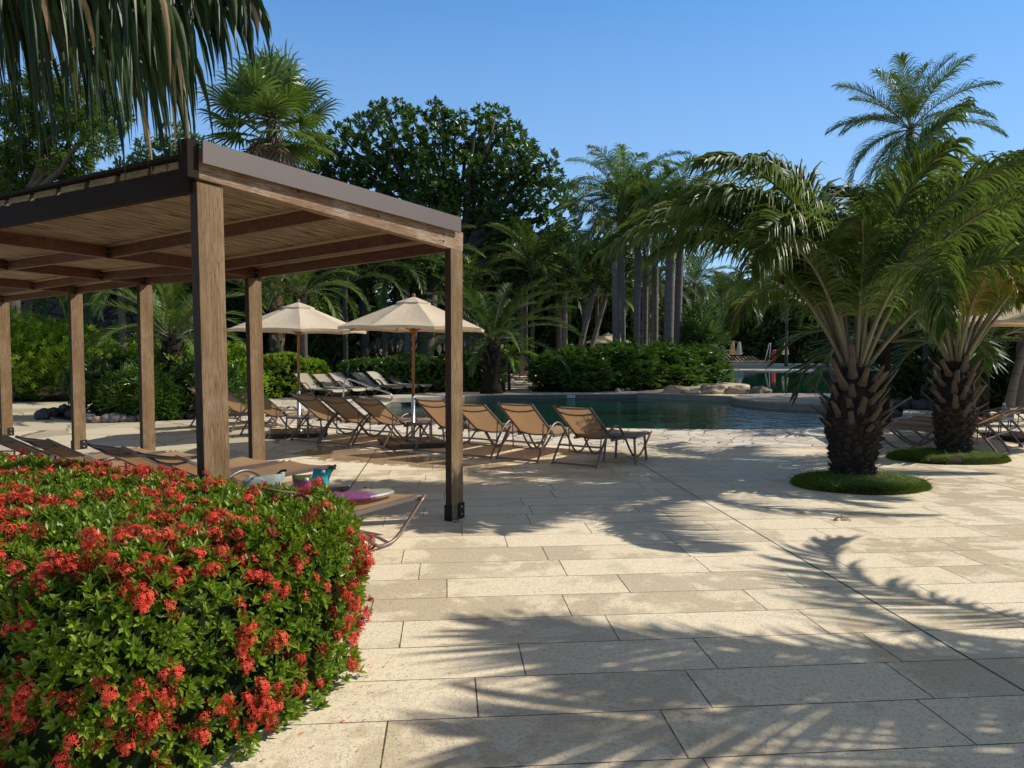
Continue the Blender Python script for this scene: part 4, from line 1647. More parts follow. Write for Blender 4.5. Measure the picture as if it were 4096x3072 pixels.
bo_.modifiers.new('sub', 'SUBSURF').levels = 2
bo_.modifiers['sub'].render_levels = 2
mb = MB()
mb.rock((-.40, 0, .20), .125, .115, .115, 3, .05)
mb.build('hair', M['hair'], sw)
sw.location = q
sw.scale = (1.15, 1.15, 1.15)

# ------------------------------------------------------------------ flowering hedge in front
HC0 = V((-1.26, 3.20, 0))                   # middle of the right-hand end
HU = V((-.878, .479, 0)).normalized()       # runs away to the left
HW = V((.479, .878, 0)).normalized()        # across, away from the viewer
HH = .86
hedge = empty('flowering_hedge', (-2.4, 3.8, 0), 0, 'clipped ixora hedge covered in red flower clusters in the near left corner', 'hedge')
HO = V(hedge.location)


def outline(n=120, ins=0.0):
    """plan outline, superellipse cap at the right end"""
    pts = []
    hw = .80 - ins
    L = 4.6
    for i in range(n // 2):
        a = -PI / 2 + PI * i / (n // 2 - 1)
        ca, sa = math.cos(a), math.sin(a)
        uu = -(abs(ca) ** (.42 if sa < 0 else .85)) * (.36 - ins)
        ww = math.copysign(abs(sa) ** (.55 if sa < 0 else .8), sa) * hw
        pts.append((uu, ww))
    m = n // 4
    for i in range(1, m):
        pts.append((L * i / m, hw))
    for i in range(m, 0, -1):
        pts.append((L * i / m, -hw))
    return [HC0 + HU * a + HW * b for a, b in pts]


HO0 = outline()


def side_in(z):
    t = z / HH
    return .06 * (1 - t) ** 1.6 + .20 * max(0, (t - .62) / .38) ** 2


def inside(p, poly):
    c = False
    n = len(poly)
    for i in range(n):
        a, b = poly[i], poly[(i + 1) % n]
        if (a.y > p.y) != (b.y > p.y) and p.x < (b.x - a.x) * (p.y - a.y) / (b.y - a.y) + a.x:
            c = not c
    return c


def edge_dist(p, poly):
    best, bn = 9, None
    n = len(poly)
    for i in range(n):
        a, b = poly[i], poly[(i + 1) % n]
        e = b - a
        t = max(0, min(1, (p - a).dot(e) / max(e.length_squared, 1e-9)))
        q = a + e * t
        d = (p - q).length
        if d < best:
            best = d
    return best


HS = []      # surface samples (point, normal)
r = random.Random(21)
lens = [(HO0[(i + 1) % len(HO0)] - HO0[i]).length for i in range(len(HO0))]
tot = sum(lens)


def hedge_side():
    s = r.random() * tot
    i = 0
    while s > lens[i]:
        s -= lens[i]
        i += 1
    a, b = HO0[i], HO0[(i + 1) % len(HO0)]
    e = (b - a).normalized()
    nrm = V((e.y, -e.x, 0))
    if nrm.dot(a - (HC0 + HU * 2)) < 0:
        nrm = -nrm
    z = HH * r.random() ** .85
    p = a.lerp(b, s / lens[i]) - nrm * side_in(z)
    p.z = z
    t = z / HH
    nn = (nrm + UP * (.15 + .9 * max(0, (t - .65) / .35))).normalized()
    p += nn * (.05 * noise.noise(p * 3.0) + .03 * noise.noise(p * 8.0))
    return p, nn


def hedge_top():
    while True:
        p = HC0 + HU * r.uniform(-.7, 4.6) + HW * r.uniform(-.8, .8)
        if inside(p, HO0):
            d = edge_dist(p, HO0)
            z = HH - .13 * max(0, 1 - d / .20) ** 2
            p.z = z + .05 * noise.noise(p * 2.6) + .03 * noise.noise(p * 8.0)
            return p, (UP + rvec(r) * .15).normalized()


def in_view(p, m=.10):
    if p.y < .6:
        return False
    d = p - V((0, 0, EYE))
    yy = d.y * math.cos(PITCH) - d.z * math.sin(PITCH)
    uu = d.z * math.cos(PITCH) + d.y * math.sin(PITCH)
    px, py = 2048 + d.x / yy * F, 1536 - uu / yy * F
    return -600 < px < 4700 and py < 3800


mb = MB()
cnt = 0
for layer, N in ((0.0, 13500), (-.06, 5600), (-.13, 1600)):
    for i in range(N):
        p, nn = hedge_top() if r.random() < .50 else hedge_side()
        if noise.noise(p * 5.2 + V((3, 1, 7))) < -.42 and layer == 0:
            continue
        ax = (nn * .8 + UP * .55 + rvec(r) * .45).normalized()
        rosette(mb, p + nn * layer - HO, ax, 7, .042 * r.choice((.7, .9, 1, 1.15)), .0155, 1.05, 0, True, r)
mb.build('foliage', M['hedge_leaf'], hedge)
mb = MB()  # dark filler core added behind the leaves, with thin twigs in the same mesh
core = outline(60)
n = len(core)
vs, fs = [], []
zs = [0, .25, .5, .68, .74]
for z in zs:
    for q in core:
        c = HC0 + HU * 2.0
        k_ = 1 - .17 - (.04 if z < .2 else 0)
        dq = q - c
        v_ = c + V((dq.x, dq.y, 0)) - dq.normalized() * (.10 + side_in(min(z, HH) * 1.0))
        vs.append(V((v_.x, v_.y, z)) - HO)
for i in range(len(zs) - 1):
    for j in range(n):
        fs.append((i * n + j, i * n + (j + 1) % n, (i + 1) * n + (j + 1) % n, (i + 1) * n + j))
fs.append(tuple((len(zs) - 1) * n + j for j in range(n)))
mb.add(vs, fs)
for i in range(90):
    p, nn = hedge_side()
    q = V((p.x, p.y, 0)) - nn * .22
    mb.tube([V((q.x, q.y, 0)) - HO, p - nn * .08 - HO], [.006, .003], 4)
mb.build('filler_core', M['hedge_core'], hedge)


# flower clusters: open heads of four-petalled florets, and tight red buds
def head(kind, r):
    mb = MB()
    n = 30 if kind == 'open' else 26
    for i in range(n):
        d = (rvec(r) + UP * .9).normalized()
        if d.z < .05:
            d.z = .1
            d.normalize()
        tip = d * r.uniform(.036, .052) + V((0, 0, .012))
        if kind == 'open' or (kind == 'mixed' and i % 3 == 0):
            o_ = d.orthogonal().normalized()
            q_ = d.cross(o_)
            a0 = r.uniform(0, 6)
            vs = [tip]
            fs = []
            for k_ in range(4):
                a = a0 + k_ * PI / 2
                h = o_ * math.cos(a) + q_ * math.sin(a)
                g = o_ * math.cos(a + PI / 2) + q_ * math.sin(a + PI / 2)
                b = len(vs)
                vs += [tip + h * .0065 + g * .0032 + d * .001, tip + h * .0125 - d * .001, tip + h * .0065 - g * .0032 + d * .001]
                fs.append((0, b, b + 1, b + 2))
            mb.add(vs, fs, 0)
        mb.tube([V((0, 0, 0)), tip], [.0009, .0014 if kind == 'open' else .0022], 4, 1, True, False)
    return mb


heads = []
for i in range(7):
    heads.append(head(('open', 'open', 'mixed', 'bud', 'open', 'bud', 'mixed')[i], r))
hm = [None] * len(heads)
sites = []
tries = 0
while len(sites) < 1900 and tries < 80000:
    tries += 1
    p, nn = hedge_top() if r.random() < .36 else hedge_side()
    dens = noise.noise(p * 1.9 + V((11, 4, 2)))
    if p.z < .10 or not in_view(p) or dens < -.40 - .3 * r.random():
        continue
    if noise.noise(p * 4 + V((1, 9, 3))) < .02 - .25 * r.random():
        continue
    if any((p - s_[0]).length < .030 for s_ in sites):
        continue
    # clusters come in little groups
    sites.append((p, nn))
    for _ in range(r.choice((0, 0, 1, 2, 3))):
        q = p + V((r.uniform(-.07, .07), r.uniform(-.07, .07), r.uniform(-.045, .045)))
        sites.append((q, nn))
sites.sort(key=lambda s_: (s_[0] - V((0, 0, EYE))).length + .35 * r.random())


def facing_cam(p, nn):
    return nn.dot((V((0, 0, EYE)) - p).normalized())


vis = [s_ for s_ in sites if facing_cam(*s_) > .05]
rest = [s_ for s_ in sites if facing_cam(*s_) <= .05]
rest += vis[100:]
vis = vis[:100]
for i, (p, nn) in enumerate(vis):
    j = i % len(heads)
    ax = (nn + UP * .4 + rvec(r) * .25).normalized()
    if hm[j] is None:
        o = heads[j].build('flower_cluster', [M['petal'], M['bud']], hedge)
        hm[j] = o.data
    else:
        o = bpy.data.objects.new('flower_cluster', hm[j])
        COL.objects.link(o)
        o.parent = hedge
    o.location = p + nn * .012 - HO
    o.rotation_euler = ax.to_track_quat('Z', 'Y').to_euler()
    s_ = r.uniform(.5, .88)
    o.scale = (s_, s_, s_)
mb = MB()
for i, (p, nn) in enumerate(rest):
    h = heads[r.randrange(len(heads))]
    ax = (nn + UP * .4 + rvec(r) * .25).normalized()
    q_ = ax.to_track_quat('Z', 'Y').to_matrix()
    o_ = len(mb.v)
    s_ = r.uniform(.5, .88)
    b = p + nn * .012 - HO
    mb.v.extend([tuple(q_ @ (V(v_) * s_) + b) for v_ in h.v])
    mb.f.extend([tuple(i_ + o_ for i_ in f_) for f_ in h.f])
    mb.m.extend(h.m)
    mb.sm.extend(h.sm)
tag(mb.build('flower_clusters_far', [M['petal'], M['bud']], hedge), None, None, None, 'stuff').name = 'flower_cluster_mass'
mb = MB()
for i in range(90):
    a_ = HO0[r.randrange(len(HO0))]
    q = a_ + (a_ - (HC0 + HU * 1.5)).normalized() * abs(r.gauss(-.02, .16))
    q.z = .006
    d = V((r.uniform(-1, 1), r.uniform(-1, 1), 0)).normalized()
    leaf(mb, q, d, UP, r.uniform(.010, .022), .009, 0, .1)
tag(mb.build('fallen_petals', M['petal']), 'red petals fallen on the paving around the flowering hedge', None, None, 'stuff')
# a dry palm leaflet fallen on top of the hedge
mb = MB()
a_, m1, m2, b_ = [gp(x, y, z) for x, y, z in ((1030, 1944, .90), (1120, 1962, .91), (1210, 1975, .905), (1290, 2010, .87))]
pts = smooth_path([a_, m1, m2, b_], 3)
mb.strip(pts, [.003 + .012 * math.sin(PI * min(1, i / 9)) for i in range(len(pts))], [V((.2, 1, .1)).normalized()] * len(pts), 0, .4, [UP] * len(pts))
tag(mb.build('dry_leaf', M['dead_leaf']), 'long dry palm leaflet lying across the top of the flowering hedge', 'dry leaf')


# ------------------------------------------------------------------ hedges and shrubs
def box_hedge(name, label, cat, c, ax, half_l, half_w, h, mat, dens, L, W, nl, seed, group=None, core=True, rich=False, spread=1.0, wob=.12, flowers=0, taper=0.0):
    rr = random.Random(seed)
    c, ax = V((c[0], c[1], 0)), V((ax[0], ax[1], 0)).normalized()
    cx = V((-ax.y, ax.x, 0))
    root = empty(name, c, 0, label, cat, group)
    mb = MB()
    area = 2 * (half_l * 2 + half_w * 2) * h + 4 * half_l * half_w
    for _ in range(int(area * dens)):
        k_ = rr.random() * area
        if k_ < 4 * half_l * half_w:
            a, b, z, nn = rr.uniform(-1, 1), rr.uniform(-1, 1), h, UP
        else:
            z = rr.random() * h
            if rr.random() < half_l / (half_l + half_w):
                a, b = rr.uniform(-1, 1), rr.choice((-1, 1))
                nn = cx * b
            else:
                a, b = rr.choice((-1, 1)), rr.uniform(-1, 1)
                nn = ax * a
        t = z / h
        shr = 1 - .10 * max(0, t - .8) / .2 - taper * t
        p = ax * a * half_l * (1 - .12 * abs(b) ** 4) * shr + cx * b * half_w * (1 - .2 * abs(a) ** 5) * shr
        p.z = z * (1 - .12 * abs(a) ** 4)
        w_ = V((p.x + c.x, p.y + c.y, p.z))
        p += nn * (wob * 2 * noise.noise(w_ * .9) + wob * noise.noise(w_ * 2.7) - .25 * wob * rr.random())
        if p.z < .02:
            p.z = .02
        axd = (nn * .7 + UP * .6 + rvec(rr) * .5).normalized()
        rosette(mb, p, axd, nl, L, W, spread, 0, rich, rr)
        if flowers and rr.random() < flowers:
            mf = MB()
            q = p + nn * .08
            for _k in range(6):
                leaf(mf, q, (rvec(rr) + nn * .6).normalized(), nn, .06, .05)
            mf.build('flower', M['petal'], root)
    mb.build('foliage', mat, root)
    if core:
        mb = MB()
        mb.box((0, 0, h * .42), ax * half_l * .82, cx * half_w * .72, V((0, 0, h * .42)))  # dark solid box added so the foliage is not see-through
        mb.build('filler_core', M['hedge_core'], root)
    return root


def shrub(name, label, c, rad, mat, dens, L, W, nl, seed, group=None, hang=0.0, spread=1.1, cat='shrub', rich=False):
    rr = random.Random(seed)
    root = empty(name, (c[0], c[1], 0), 0, label, cat, group)
    mb = MB()
    lobes = [((0, 0, rad[2] * .55), (rad[0], rad[1], rad[2] * .55))]
    for i in range(5):
        a = i * 1.26 + rr.random()
        lobes.append(((math.cos(a) * rad[0] * .55, math.sin(a) * rad[1] * .55, rad[2] * rr.uniform(.35, .75)), (rad[0] * .5, rad[1] * .5, rad[2] * .34)))
    lobed_crown(mb, lobes, dens, L, W, nl, rr, spread, hang, .5, rich)
    mb.v = [(x, y, max(z, .02)) for x, y, z in mb.v]
    mb.build('foliage', mat, root)
    mb = MB()
    limbs(mb, (0, 0, 0), [(rad[0] * .5 * math.cos(i * 1.3), rad[1] * .5 * math.sin(i * 1.3), rad[2] * .8) for i in range(6)], .03, rr, .01)
    mb.build('stem', M['stem'], root)
    return root


# clipped hedge behind the pale loungers: lime at the left, dark green further right
h0, h1, h2 = gp(1000, 1588), V((-4.3, 29.0, 0)), V((-.75, 29.4, 0))
box_hedge('clipped_hedge', 'bright lime green clipped hedge seen between the pergola posts', 'hedge', (-8.0, 25.2), (2.6, 1.8), 2.0, .55, 1.28, M['lime_leaf'], 85, .13, .05, 6, 31, None, True, False, 1.0, .09, .012)
box_hedge('clipped_hedge', 'dark green clipped hedge with a few red flowers behind the pale loungers', 'hedge', (-3.35, 28.6), (3.6, 1.0), 3.1, .55, 1.22, M['green_leaf'], 80, .13, .05, 6, 32, None, True, False, 1.0, .09, .010)
# lady palm hedge on the island
lady = [((2.35, 29.7), 1.55, 1.50, 1.48), ((4.35, 30.6), 1.35, 1.45, 1.68), ((6.3, 32.3), 1.35, 1.35, 1.72), ((8.1, 34.4), 1.25, 1.3, 1.60)]
root = empty('lady_palm_hedge', (4.8, 31.3, 0), 0, 'dense dark green lady palm hedge with fan shaped leaves on the pool island', 'hedge')
O_ = V(root.location)
rr = random.Random(41)
mb, mc = MB(), MB()
for (x, y), rx, ry, h in lady:
    lobes = [((x, y, h * .58), (rx, ry, h * .46)), ((x + .4, y - .5, h * .38), (rx * .9, ry * .9, h * .36)), ((x - .5, y - .3, h * .45), (rx * .8, ry * .8, h * .42))]
    for c, rv in lobes:
        n_ = int(4 * PI * (rv[0] * rv[1] + rv[1] * rv[2] + rv[0] * rv[2]) / 3 * 14)
        for _ in range(n_):
            d = rvec(rr)
            p = V(c) + V((d.x * rv[0], d.y * rv[1], d.z * rv[2])) * (1 - .3 * rr.random() ** 2) * (1 + .15 * noise.noise(V((x, y, 0)) + d * 2))
            p.z = max(p.z, .12)
            ax = (d * .8 + UP * .5 + rvec(rr) * .35).normalized()
            # a fan of narrow blades
            o_ = ax.cross(UP)
            o_ = o_.normalized() if o_.length > .1 else V((1, 0, 0))
            q_ = o_.cross(ax)
            for k_ in range(8):
                a = -1.5 + 3.0 * k_ / 7 + rr.uniform(-.1, .1)
                dd_ = (ax * math.cos(a) * .9 + o_ * math.sin(a) - q_ * .25 * rr.random()).normalized()
                leaf(mb, p - O_, dd_, q_, rr.uniform(.26, .40), .058, 0, .25)
    mc.box(V((x, y, h * .40)) - O_, (rx * .68, 0, 0), (0, ry * .68, 0), (0, 0, h * .38))  # dark box added inside each clump to close the gaps between blades
mb.build('foliage', M['lady_leaf'], root)
mc.build('filler_core', M['hedge_core'], root)

# left bed
shrub('lime_shrub', 'big rounded lime green shrub in front of the dark stone wall', (-16.0, 23.8), (3.6, 2.0, 2.45), M['lime_leaf'], 42, .16, .05, 7, 51, None, .1)
shrub('lime_shrub', 'smaller lime green shrub right of the big one below the stone wall', (-12.6, 26.5), (1.7, 1.3, 1.9), M['lime_leaf'], 42, .15, .05, 7, 52, None, .1)
bedg = 'shrubs in the stone edged bed'
shrub('bed_shrub', 'leafy green shrub at the left tip of the stone edged bed', (-9.45, 17.9), (.9, .8, 1.25), M['dark_leaf'], 60, .14, .06, 7, 53, bedg)
shrub('bed_shrub', 'glossy green shrub with narrow leaves between the two left pergola posts', (-8.55, 17.55), (.75, .65, 1.0), M['green_leaf'], 70, .22, .05, 7, 54, bedg, -.1)
shrub('bed_shrub', 'yellow green shrub at the back of the stone edged bed', (-8.7, 18.9), (1.2, .8, 1.45), M['lime_leaf'], 60, .15, .06, 7, 55, bedg)
shrub('bed_shrub', 'dark shrub with red flowers beside the front pergola post', (-7.15, 18.0), (.75, .7, 1.15), M['dark_leaf'], 60, .15, .06, 7, 56, bedg)
shrub('bed_shrub', 'spiky young shrub low in the middle of the stone edged bed', (-8.05, 17.25), (.45, .45, .8), M['lady_leaf'], 80, .25, .035, 8, 57, bedg, 0, 1.2)
shrub('bed_shrub', 'lime shrub rising behind the front pergola post', (-7.3, 19.4), (.9, .7, 1.5), M['lime_leaf'], 60, .15, .06, 7, 58, bedg)
rr = random.Random(61)
rk = [(175, 1678), (215, 1668), (255, 1665), (292, 1675), (360, 1689), (392, 1692), (424, 1691), (458, 1690), (494, 1688), (524, 1687), (556, 1684), (590, 1682), (625, 1679), (654, 1679), (688, 1677), (720, 1675), (762, 1673), (800, 1669), (850, 1664)]
for i, (px, py) in enumerate(rk):
    q = gp(px, py)
    mb = MB()
    s_ = rr.uniform(.09, .14) * (1.5 if i < 4 else 1)
    mb.rock((0, 0, s_ * .62), s_ * rr.uniform(1, 1.35), s_, s_ * .85, i * 1.3, .3, 12, 8, 1.3, rr.random() * 3)
    mt = 'rock_dark' if i < 4 else ('rock_pink' if i in (5, 10) else 'rock_grey')
    o = mb.build('edging_rock', M[mt], None, q)
    if i < 4:
        lb, g = 'dark rock at the shaded left tip of the stone edged bed', 'dark rocks at the tip of the bed'
    elif mt == 'rock_pink':
        lb, g = ('pinkish rock among the grey ones at the left part of the bed edge' if i == 5 else 'pinkish rock partly covered by a pergola post in the bed edging'), 'rocks edging the left bed'
    else:
        lb, g = 'rounded grey rock in the row edging the left bed', 'grey rocks edging the left bed'
    tag(o, lb, 'rock', g)
poly_sheet('bed_soil', [[(-10.6, 17.6), (-9.8, 16.95), (-8.6, 16.7), (-7.4, 17.2), (-6.3, 18.2), (-6.6, 20.2), (-8.4, 21.5), (-10.6, 20)]], .010, M['soil'])
poly_sheet('bed_soil', [[(-21, 22.0), (-12, 23.4), (-9.5, 24.0), (-6, 25.3), (-3.0, 27.6), (-.2, 27.9), (-.3, 30.5), (-8, 34), (-28, 34)]], .010, M['soil'])
poly_sheet('bed_soil', [[(.8, 28.2), (3, 28.0), (5.5, 29.6), (7.6, 31.8), (9.2, 34.2), (8.6, 36), (4, 35.5), (.6, 32)]], .012, M['soil'])
poly_sheet('bed_soil', [[(10.6, 20.6), (14, 19.4), (30, 16), (40, 30), (26, 30), (19, 26.6), (12.5, 26.4), (12.2, 23)]], .010, M['soil'])
poly_sheet('bed_soil', [[(9, 79.6), (60, 79.6), (60, 100), (9, 100)]], .010, M['soil'])
# rocks along the hedge beside the pool and along the island
for grp, lab, spots, s0 in (('pale rocks at the foot of the clipped hedge', 'pale rock in the row at the foot of the clipped hedge', [(1690 + i * 24.5, 1562 - i * .35) for i in range(14)], .15),
                            ('pale rocks along the lady palm hedge', 'small pale rock along the foot of the lady palm hedge', [(2470 + i * 20, 1569 - i * 2.6) for i in range(13)], .10),
                            ('rocks edging the shaded right bed', 'dark rounded rock edging the shaded bed behind the grass islands', [(3520, 1638), (3606, 1636), (3641, 1634), (3690, 1640), (3740, 1642)], .19)):
    for i, (px, py) in enumerate(spots):
        q = gp(px, py)
        mb = MB()
        s_ = s0 * rr.uniform(.8, 1.25)
        mb.rock((0, 0, s_ * .5), s_ * rr.uniform(1, 1.3), s_, s_ * .8, i * 2.1 + s0 * 50, .3, 10, 7, 1.3, rr.random() * 3)
        o = mb.build('edging_rock', M['rock_pale' if s0 < .18 else 'rock_dark'], None, q)
        tag(o, lab, 'rock', grp)
# boulders on the wall
for i, (px, py, dep, rx, rz, mt, lb) in enumerate([(2705, 1578, 27.6, .44, .22, 'boulder', 'rounded tan boulder at the left end of the low pool wall'), (2772, 1583, 27.2, .40, .11, 'boulder', 'low flat tan boulder on the low pool wall'),
                                                   (2852, 1583, 27.4, .52, .30, 'boulder', 'largest pale tan boulder in the middle of the low pool wall'), (2952, 1586, 27.2, .43, .25, 'boulder', 'cracked tan boulder right of the largest one on the pool wall'),
                                                   (3040, 1588, 26.8, .47, .21, 'boulder_dark', 'dark mottled boulder at the right end of the low pool wall')]):
    q = at(px, py, dep)
    mb = MB()
    mb.rock((0, 0, rz * .38), rx, rx * .7, rz * .9, i * 4.7 + 2, .42, 30, 20, 1.5, .2 * i)
    o = mb.build('boulder', M[mt], None, (q.x, q.y, -.02))
    tag(o, lb, 'boulder', 'boulders along the low pool wall')
mb = MB()
mb.box((6.9, 28.2, -.35), (2.2, -.35, 0), (.1, .9, 0), (0, 0, .35))
tag(mb.build('boulder_shelf', M['curb']), None, None, None, 'structure')
# stone wall at the left
mb = MB()
mb.box((-25, 31.5, 1.85), (11, 2.0, 0), (-.06, .35, 0), (0, 0, 1.85))
tag(mb.build('stone_wall', M['lava']), 'dark lava stone wall behind the lime shrubs', 'wall')

# ------------------------------------------------------------------ trees and palms
CR = {}


def crown_meshes(key):
    if key in CR:
        return CR[key]
    rr = random.Random(hash(key) % 1000 if False else sum(ord(c_) * (i + 3) for i, c_ in enumerate(key)))
    spec = {
        'coco': dict(n=20, L=3.3, ll=.72, lw=.055, nleaf=34, elev=(1.40, .25), arch=(1.25, 2.0), droop=.95, segs=2),
        'coco2': dict(n=17, L=3.3, ll=.78, lw=.055, nleaf=32, elev=(1.45, .45), arch=(1.0, 1.9), droop=1.1, segs=2),
        'royal': dict(n=16, L=3.2, ll=.78, lw=.042, nleaf=46, elev=(1.45, .0), arch=(.9, 1.7), droop=1.5, segs=2, vee=.55),
        'queen': dict(n=15, L=3.4, ll=.85, lw=.034, nleaf=48, elev=(1.42, .15), arch=(1.1, 2.1), droop=1.9, segs=3, vee=.5),
        'cycad': dict(n=26, L=2.3, ll=.36, lw=.035, nleaf=40, elev=(1.35, .2), arch=(.9, 1.5), droop=.5, segs=2),
        'young': dict(n=13, L=1.3, ll=.42, lw=.035, nleaf=26, elev=(1.2, .1), arch=(1.2, 1.8), droop=.7, segs=2),
        'wild': dict(n=32, L=3.3, ll=1.0, lw=.036, nleaf=54, elev=(1.45, -.7), arch=(.6, 1.5), droop=1.5, segs=3, vee=.45),
    }[key]
    a, b = feather_crown(rr, **spec)
    CR[key] = (a, b, {})
    return CR[key]


def palm(key, top, scale, mat, label, group=None, trunk_r=.13, tmat='ring_trunk', base=None, rz=0.0, name='palm_tree', shaft=False, bulge=0.0, tilt=0.0):
    """a feather palm: trunk from the ground to the growing point, crown mesh shared by its kind"""
    a, b, cache = crown_meshes(key)
    top = V(top)
    base = V(base) if base is not None else V((top.x, top.y, 0))
    root = empty(name, base, 0, label, 'palm', group)
    rel = top - base
    n = 8
    pts = []
    for i in range(n + 1):
        t = i / n
        pts.append(V((rel.x * t ** 1.5, rel.y * t ** 1.5, rel.z * t)))
    rs = [trunk_r * (1.25 - .35 * min(1, i / n * 4) + bulge * math.sin(PI * i / n)) for i in range(n + 1)]
    mb = MB()
    mb.tube(pts, rs, 10)
    mb.build('trunk', M[tmat], root)
    if shaft:
        mb = MB()
        mb.tube([pts[-1] - V((0, 0, .1)), pts[-1] + V((0, 0, .25)), pts[-1] + V((0, 0, .75)), pts[-1] + V((0, 0, 1.1))], [trunk_r * .95, trunk_r * 1.2, trunk_r * .85, trunk_r * .4], 9)
        mb.build('crownshaft', M['palm_far'], root)
    if mat not in cache:
        o = a.build('crown', M[mat], root)
        o2 = b.build('midribs', M['rib'], o)
        cache[mat] = (o.data, o2.data)
    else:
        o = bpy.data.objects.new('crown', cache[mat][0])
        COL.objects.link(o)
        o.parent = root
        o2 = bpy.data.objects.new('midribs', cache[mat][1])
        COL.objects.link(o2)
        o2.parent = o
    o.location = pts[-1] + V((0, 0, .9 if shaft else 0))
    o.rotation_euler = (tilt, 0, rz)
    o.scale = (scale, scale, scale)
    return root


def dp(x, y, dep):
    """a point read off the photograph at 2212 px width"""
    return at(x * 1.85172, y * 1.85172, dep)


# the pair of shaggy palms on the grass islands --------------------------------
def shaggy_palm(base, h, r0, seed, label, fronds, nboot, leafmat, lean=(0, 0), dens=2.9, lw=.034, droop=1.7):
    rr = random.Random(seed)
    root = empty('palm_tree', base, 0, label, 'palm', 'shaggy palms on the grass islands')
    n = 40
    m = 22
    vs, fs = [], []
    for i in range(m + 1):
        t = i / m
        z = h * t
        rad = r0 * (1.0 + .10 * (1 - t) ** 6 + .34 * math.sin(PI * min(1, max(0, t - .12) / .80)) ** 1.3 - .25 * max(0, t - .8) / .2)
        for k_ in range(n):
            a = 2 * PI * k_ / n
            q = V((math.cos(a), math.sin(a), 0))
            rg = rad * (1 + .10 * noise.noise(V((q.x * 3, q.y * 3, z * 7 + seed))) + .09 * (abs(((z * 9 + k_ * .35 + (k_ % 2) * .5) % 1) - .5)))
            vs.append(q * rg + V((lean[0] * t, lean[1] * t, z)))
    for i in range(m):
        for k_ in range(n):
            fs.append((i * n + k_, i * n + (k_ + 1) % n, (i + 1) * n + (k_ + 1) % n, (i + 1) * n + k_))
    fs.append(tuple(m * n + k_ for k_ in range(n)))
    mb = MB()
    mb.add(vs, fs, 0, False)
    tr = mb.build('trunk', M['palm_trunk'], root)
    # fibres hanging on the trunk
    mb = MB()
    for i in range(520):
        t = rr.uniform(.02, .98)
        a = rr.uniform(0, 6.283)
        rad = r0 * (1.02 + .34 * math.sin(PI * min(1, max(0, t - .12) / .80)) ** 1.3 - .25 * max(0, t - .8) / .2)
        p = V((math.cos(a) * rad, math.sin(a) * rad, h * t))
        o_ = V((math.cos(a), math.sin(a), 0))
        L = rr.uniform(.05, .16)
        p2 = p + o_ * rr.uniform(.015, .06) + V((rr.uniform(-.03, .03), rr.uniform(-.03, .03), -L * .5 + rr.uniform(0, .08)))
        p3 = p2 + V((rr.uniform(-.03, .03), rr.uniform(-.03, .03), -L * .6))
        s_ = V((-math.sin(a), math.cos(a), 0))
        mb.strip([p, p2, p3], [.006, .005, .001], [s_] * 3, 0)
    mb.build('fibre', M['palm_trunk'], tr)
    # rough stubs of older leaf bases lower down
    mb = MB()
    for i in range(170):
        t = .03 + .50 * i / 170
        a = i * 2.399 + rr.uniform(-.2, .2)
        rad = r0 * (1.0 + .10 * (1 - t) ** 6 + .34 * math.sin(PI * min(1, max(0, t - .12) / .80)) ** 1.3)
        o_ = V((math.cos(a), math.sin(a), 0))
        s_ = V((-math.sin(a), math.cos(a), 0))
        p = o_ * rad * .93 + V((lean[0] * t, lean[1] * t, h * t))
        d = (o_ * .75 + UP * rr.uniform(.2, .9)).normalized()
        L = rr.uniform(.05, .10)
        w_ = rr.uniform(.03, .055)
        u_ = d.cross(s_)
        vs = [p - s_ * w_ - UP * .03, p + s_ * w_ - UP * .03, p + s_ * w_ + UP * .03, p - s_ * w_ + UP * .03, p + d * L - s_ * w_ * .6, p + d * L + s_ * w_ * .6, p + d * L * .8 + s_ * w_ * .5 + UP * .02, p + d * L * .8 - s_ * w_ * .5 + UP * .02]
        mb.add(vs, [(0, 1, 5, 4), (1, 2, 6, 5), (2, 3, 7, 6), (3, 0, 4, 7), (4, 5, 6, 7)])
    mb.build('old_leaf_bases', M['stub'], tr)
    # cut leaf bases
    for i in range(nboot):
        t = .46 + .50 * (i + .5) / nboot
        a = i * 2.399 + rr.uniform(-.15, .15)
        rad = r0 * (1.30 - .30 * max(0, t - .7) / .3)
        o_ = V((math.cos(a), math.sin(a), 0))
        s_ = V((-math.sin(a), math.cos(a), 0))
        L = rr.uniform(.11, .24) * (.75 + .6 * t) * (1.6 if rr.random() < .15 else 1)
        el = .28 + .62 * t + rr.uniform(-.15, .25)
        p = V((o_.x * rad * .86 + lean[0] * t, o_.y * rad * .86 + lean[1] * t, h * t - .05))
        d = o_ * math.cos(el) + UP * math.sin(el)
        u_ = s_.cross(d)
        if u_.z < 0:
            u_ = -u_
        w0, w1 = .060, .030
        pp = [p, p + d * L * .45, p + d * L + o_ * .02 + UP * .03]
        mb = MB()
        vs = []
        for j, q in enumerate(pp):
            w_ = (w0, .037, w1)[j] * rr.uniform(.9, 1.15)
            th = (.045, .027, .016)[j]
            jag = rr.uniform(-.03, .03) if j == 2 else 0
            vs += [q - s_ * w_ + d * jag, q - s_ * w_ * .6 - u_ * th, q + s_ * w_ * .6 - u_ * th, q + s_ * w_ - d * jag, q + u_ * th * .3 + d * (rr.uniform(-.04, .04) if j == 2 else 0)]
        fs = []
        for j in range(2):
            for k_ in range(5):
                fs.append((j * 5 + k_, j * 5 + (k_ + 1) % 5, (j + 1) * 5 + (k_ + 1) % 5, (j + 1) * 5 + k_))
        fs.append((10, 11, 12, 13, 14))
        mb.add(vs, fs)
        mb.build('leaf_base', M['boot'], root)
    top = V((lean[0], lean[1], h - .06))
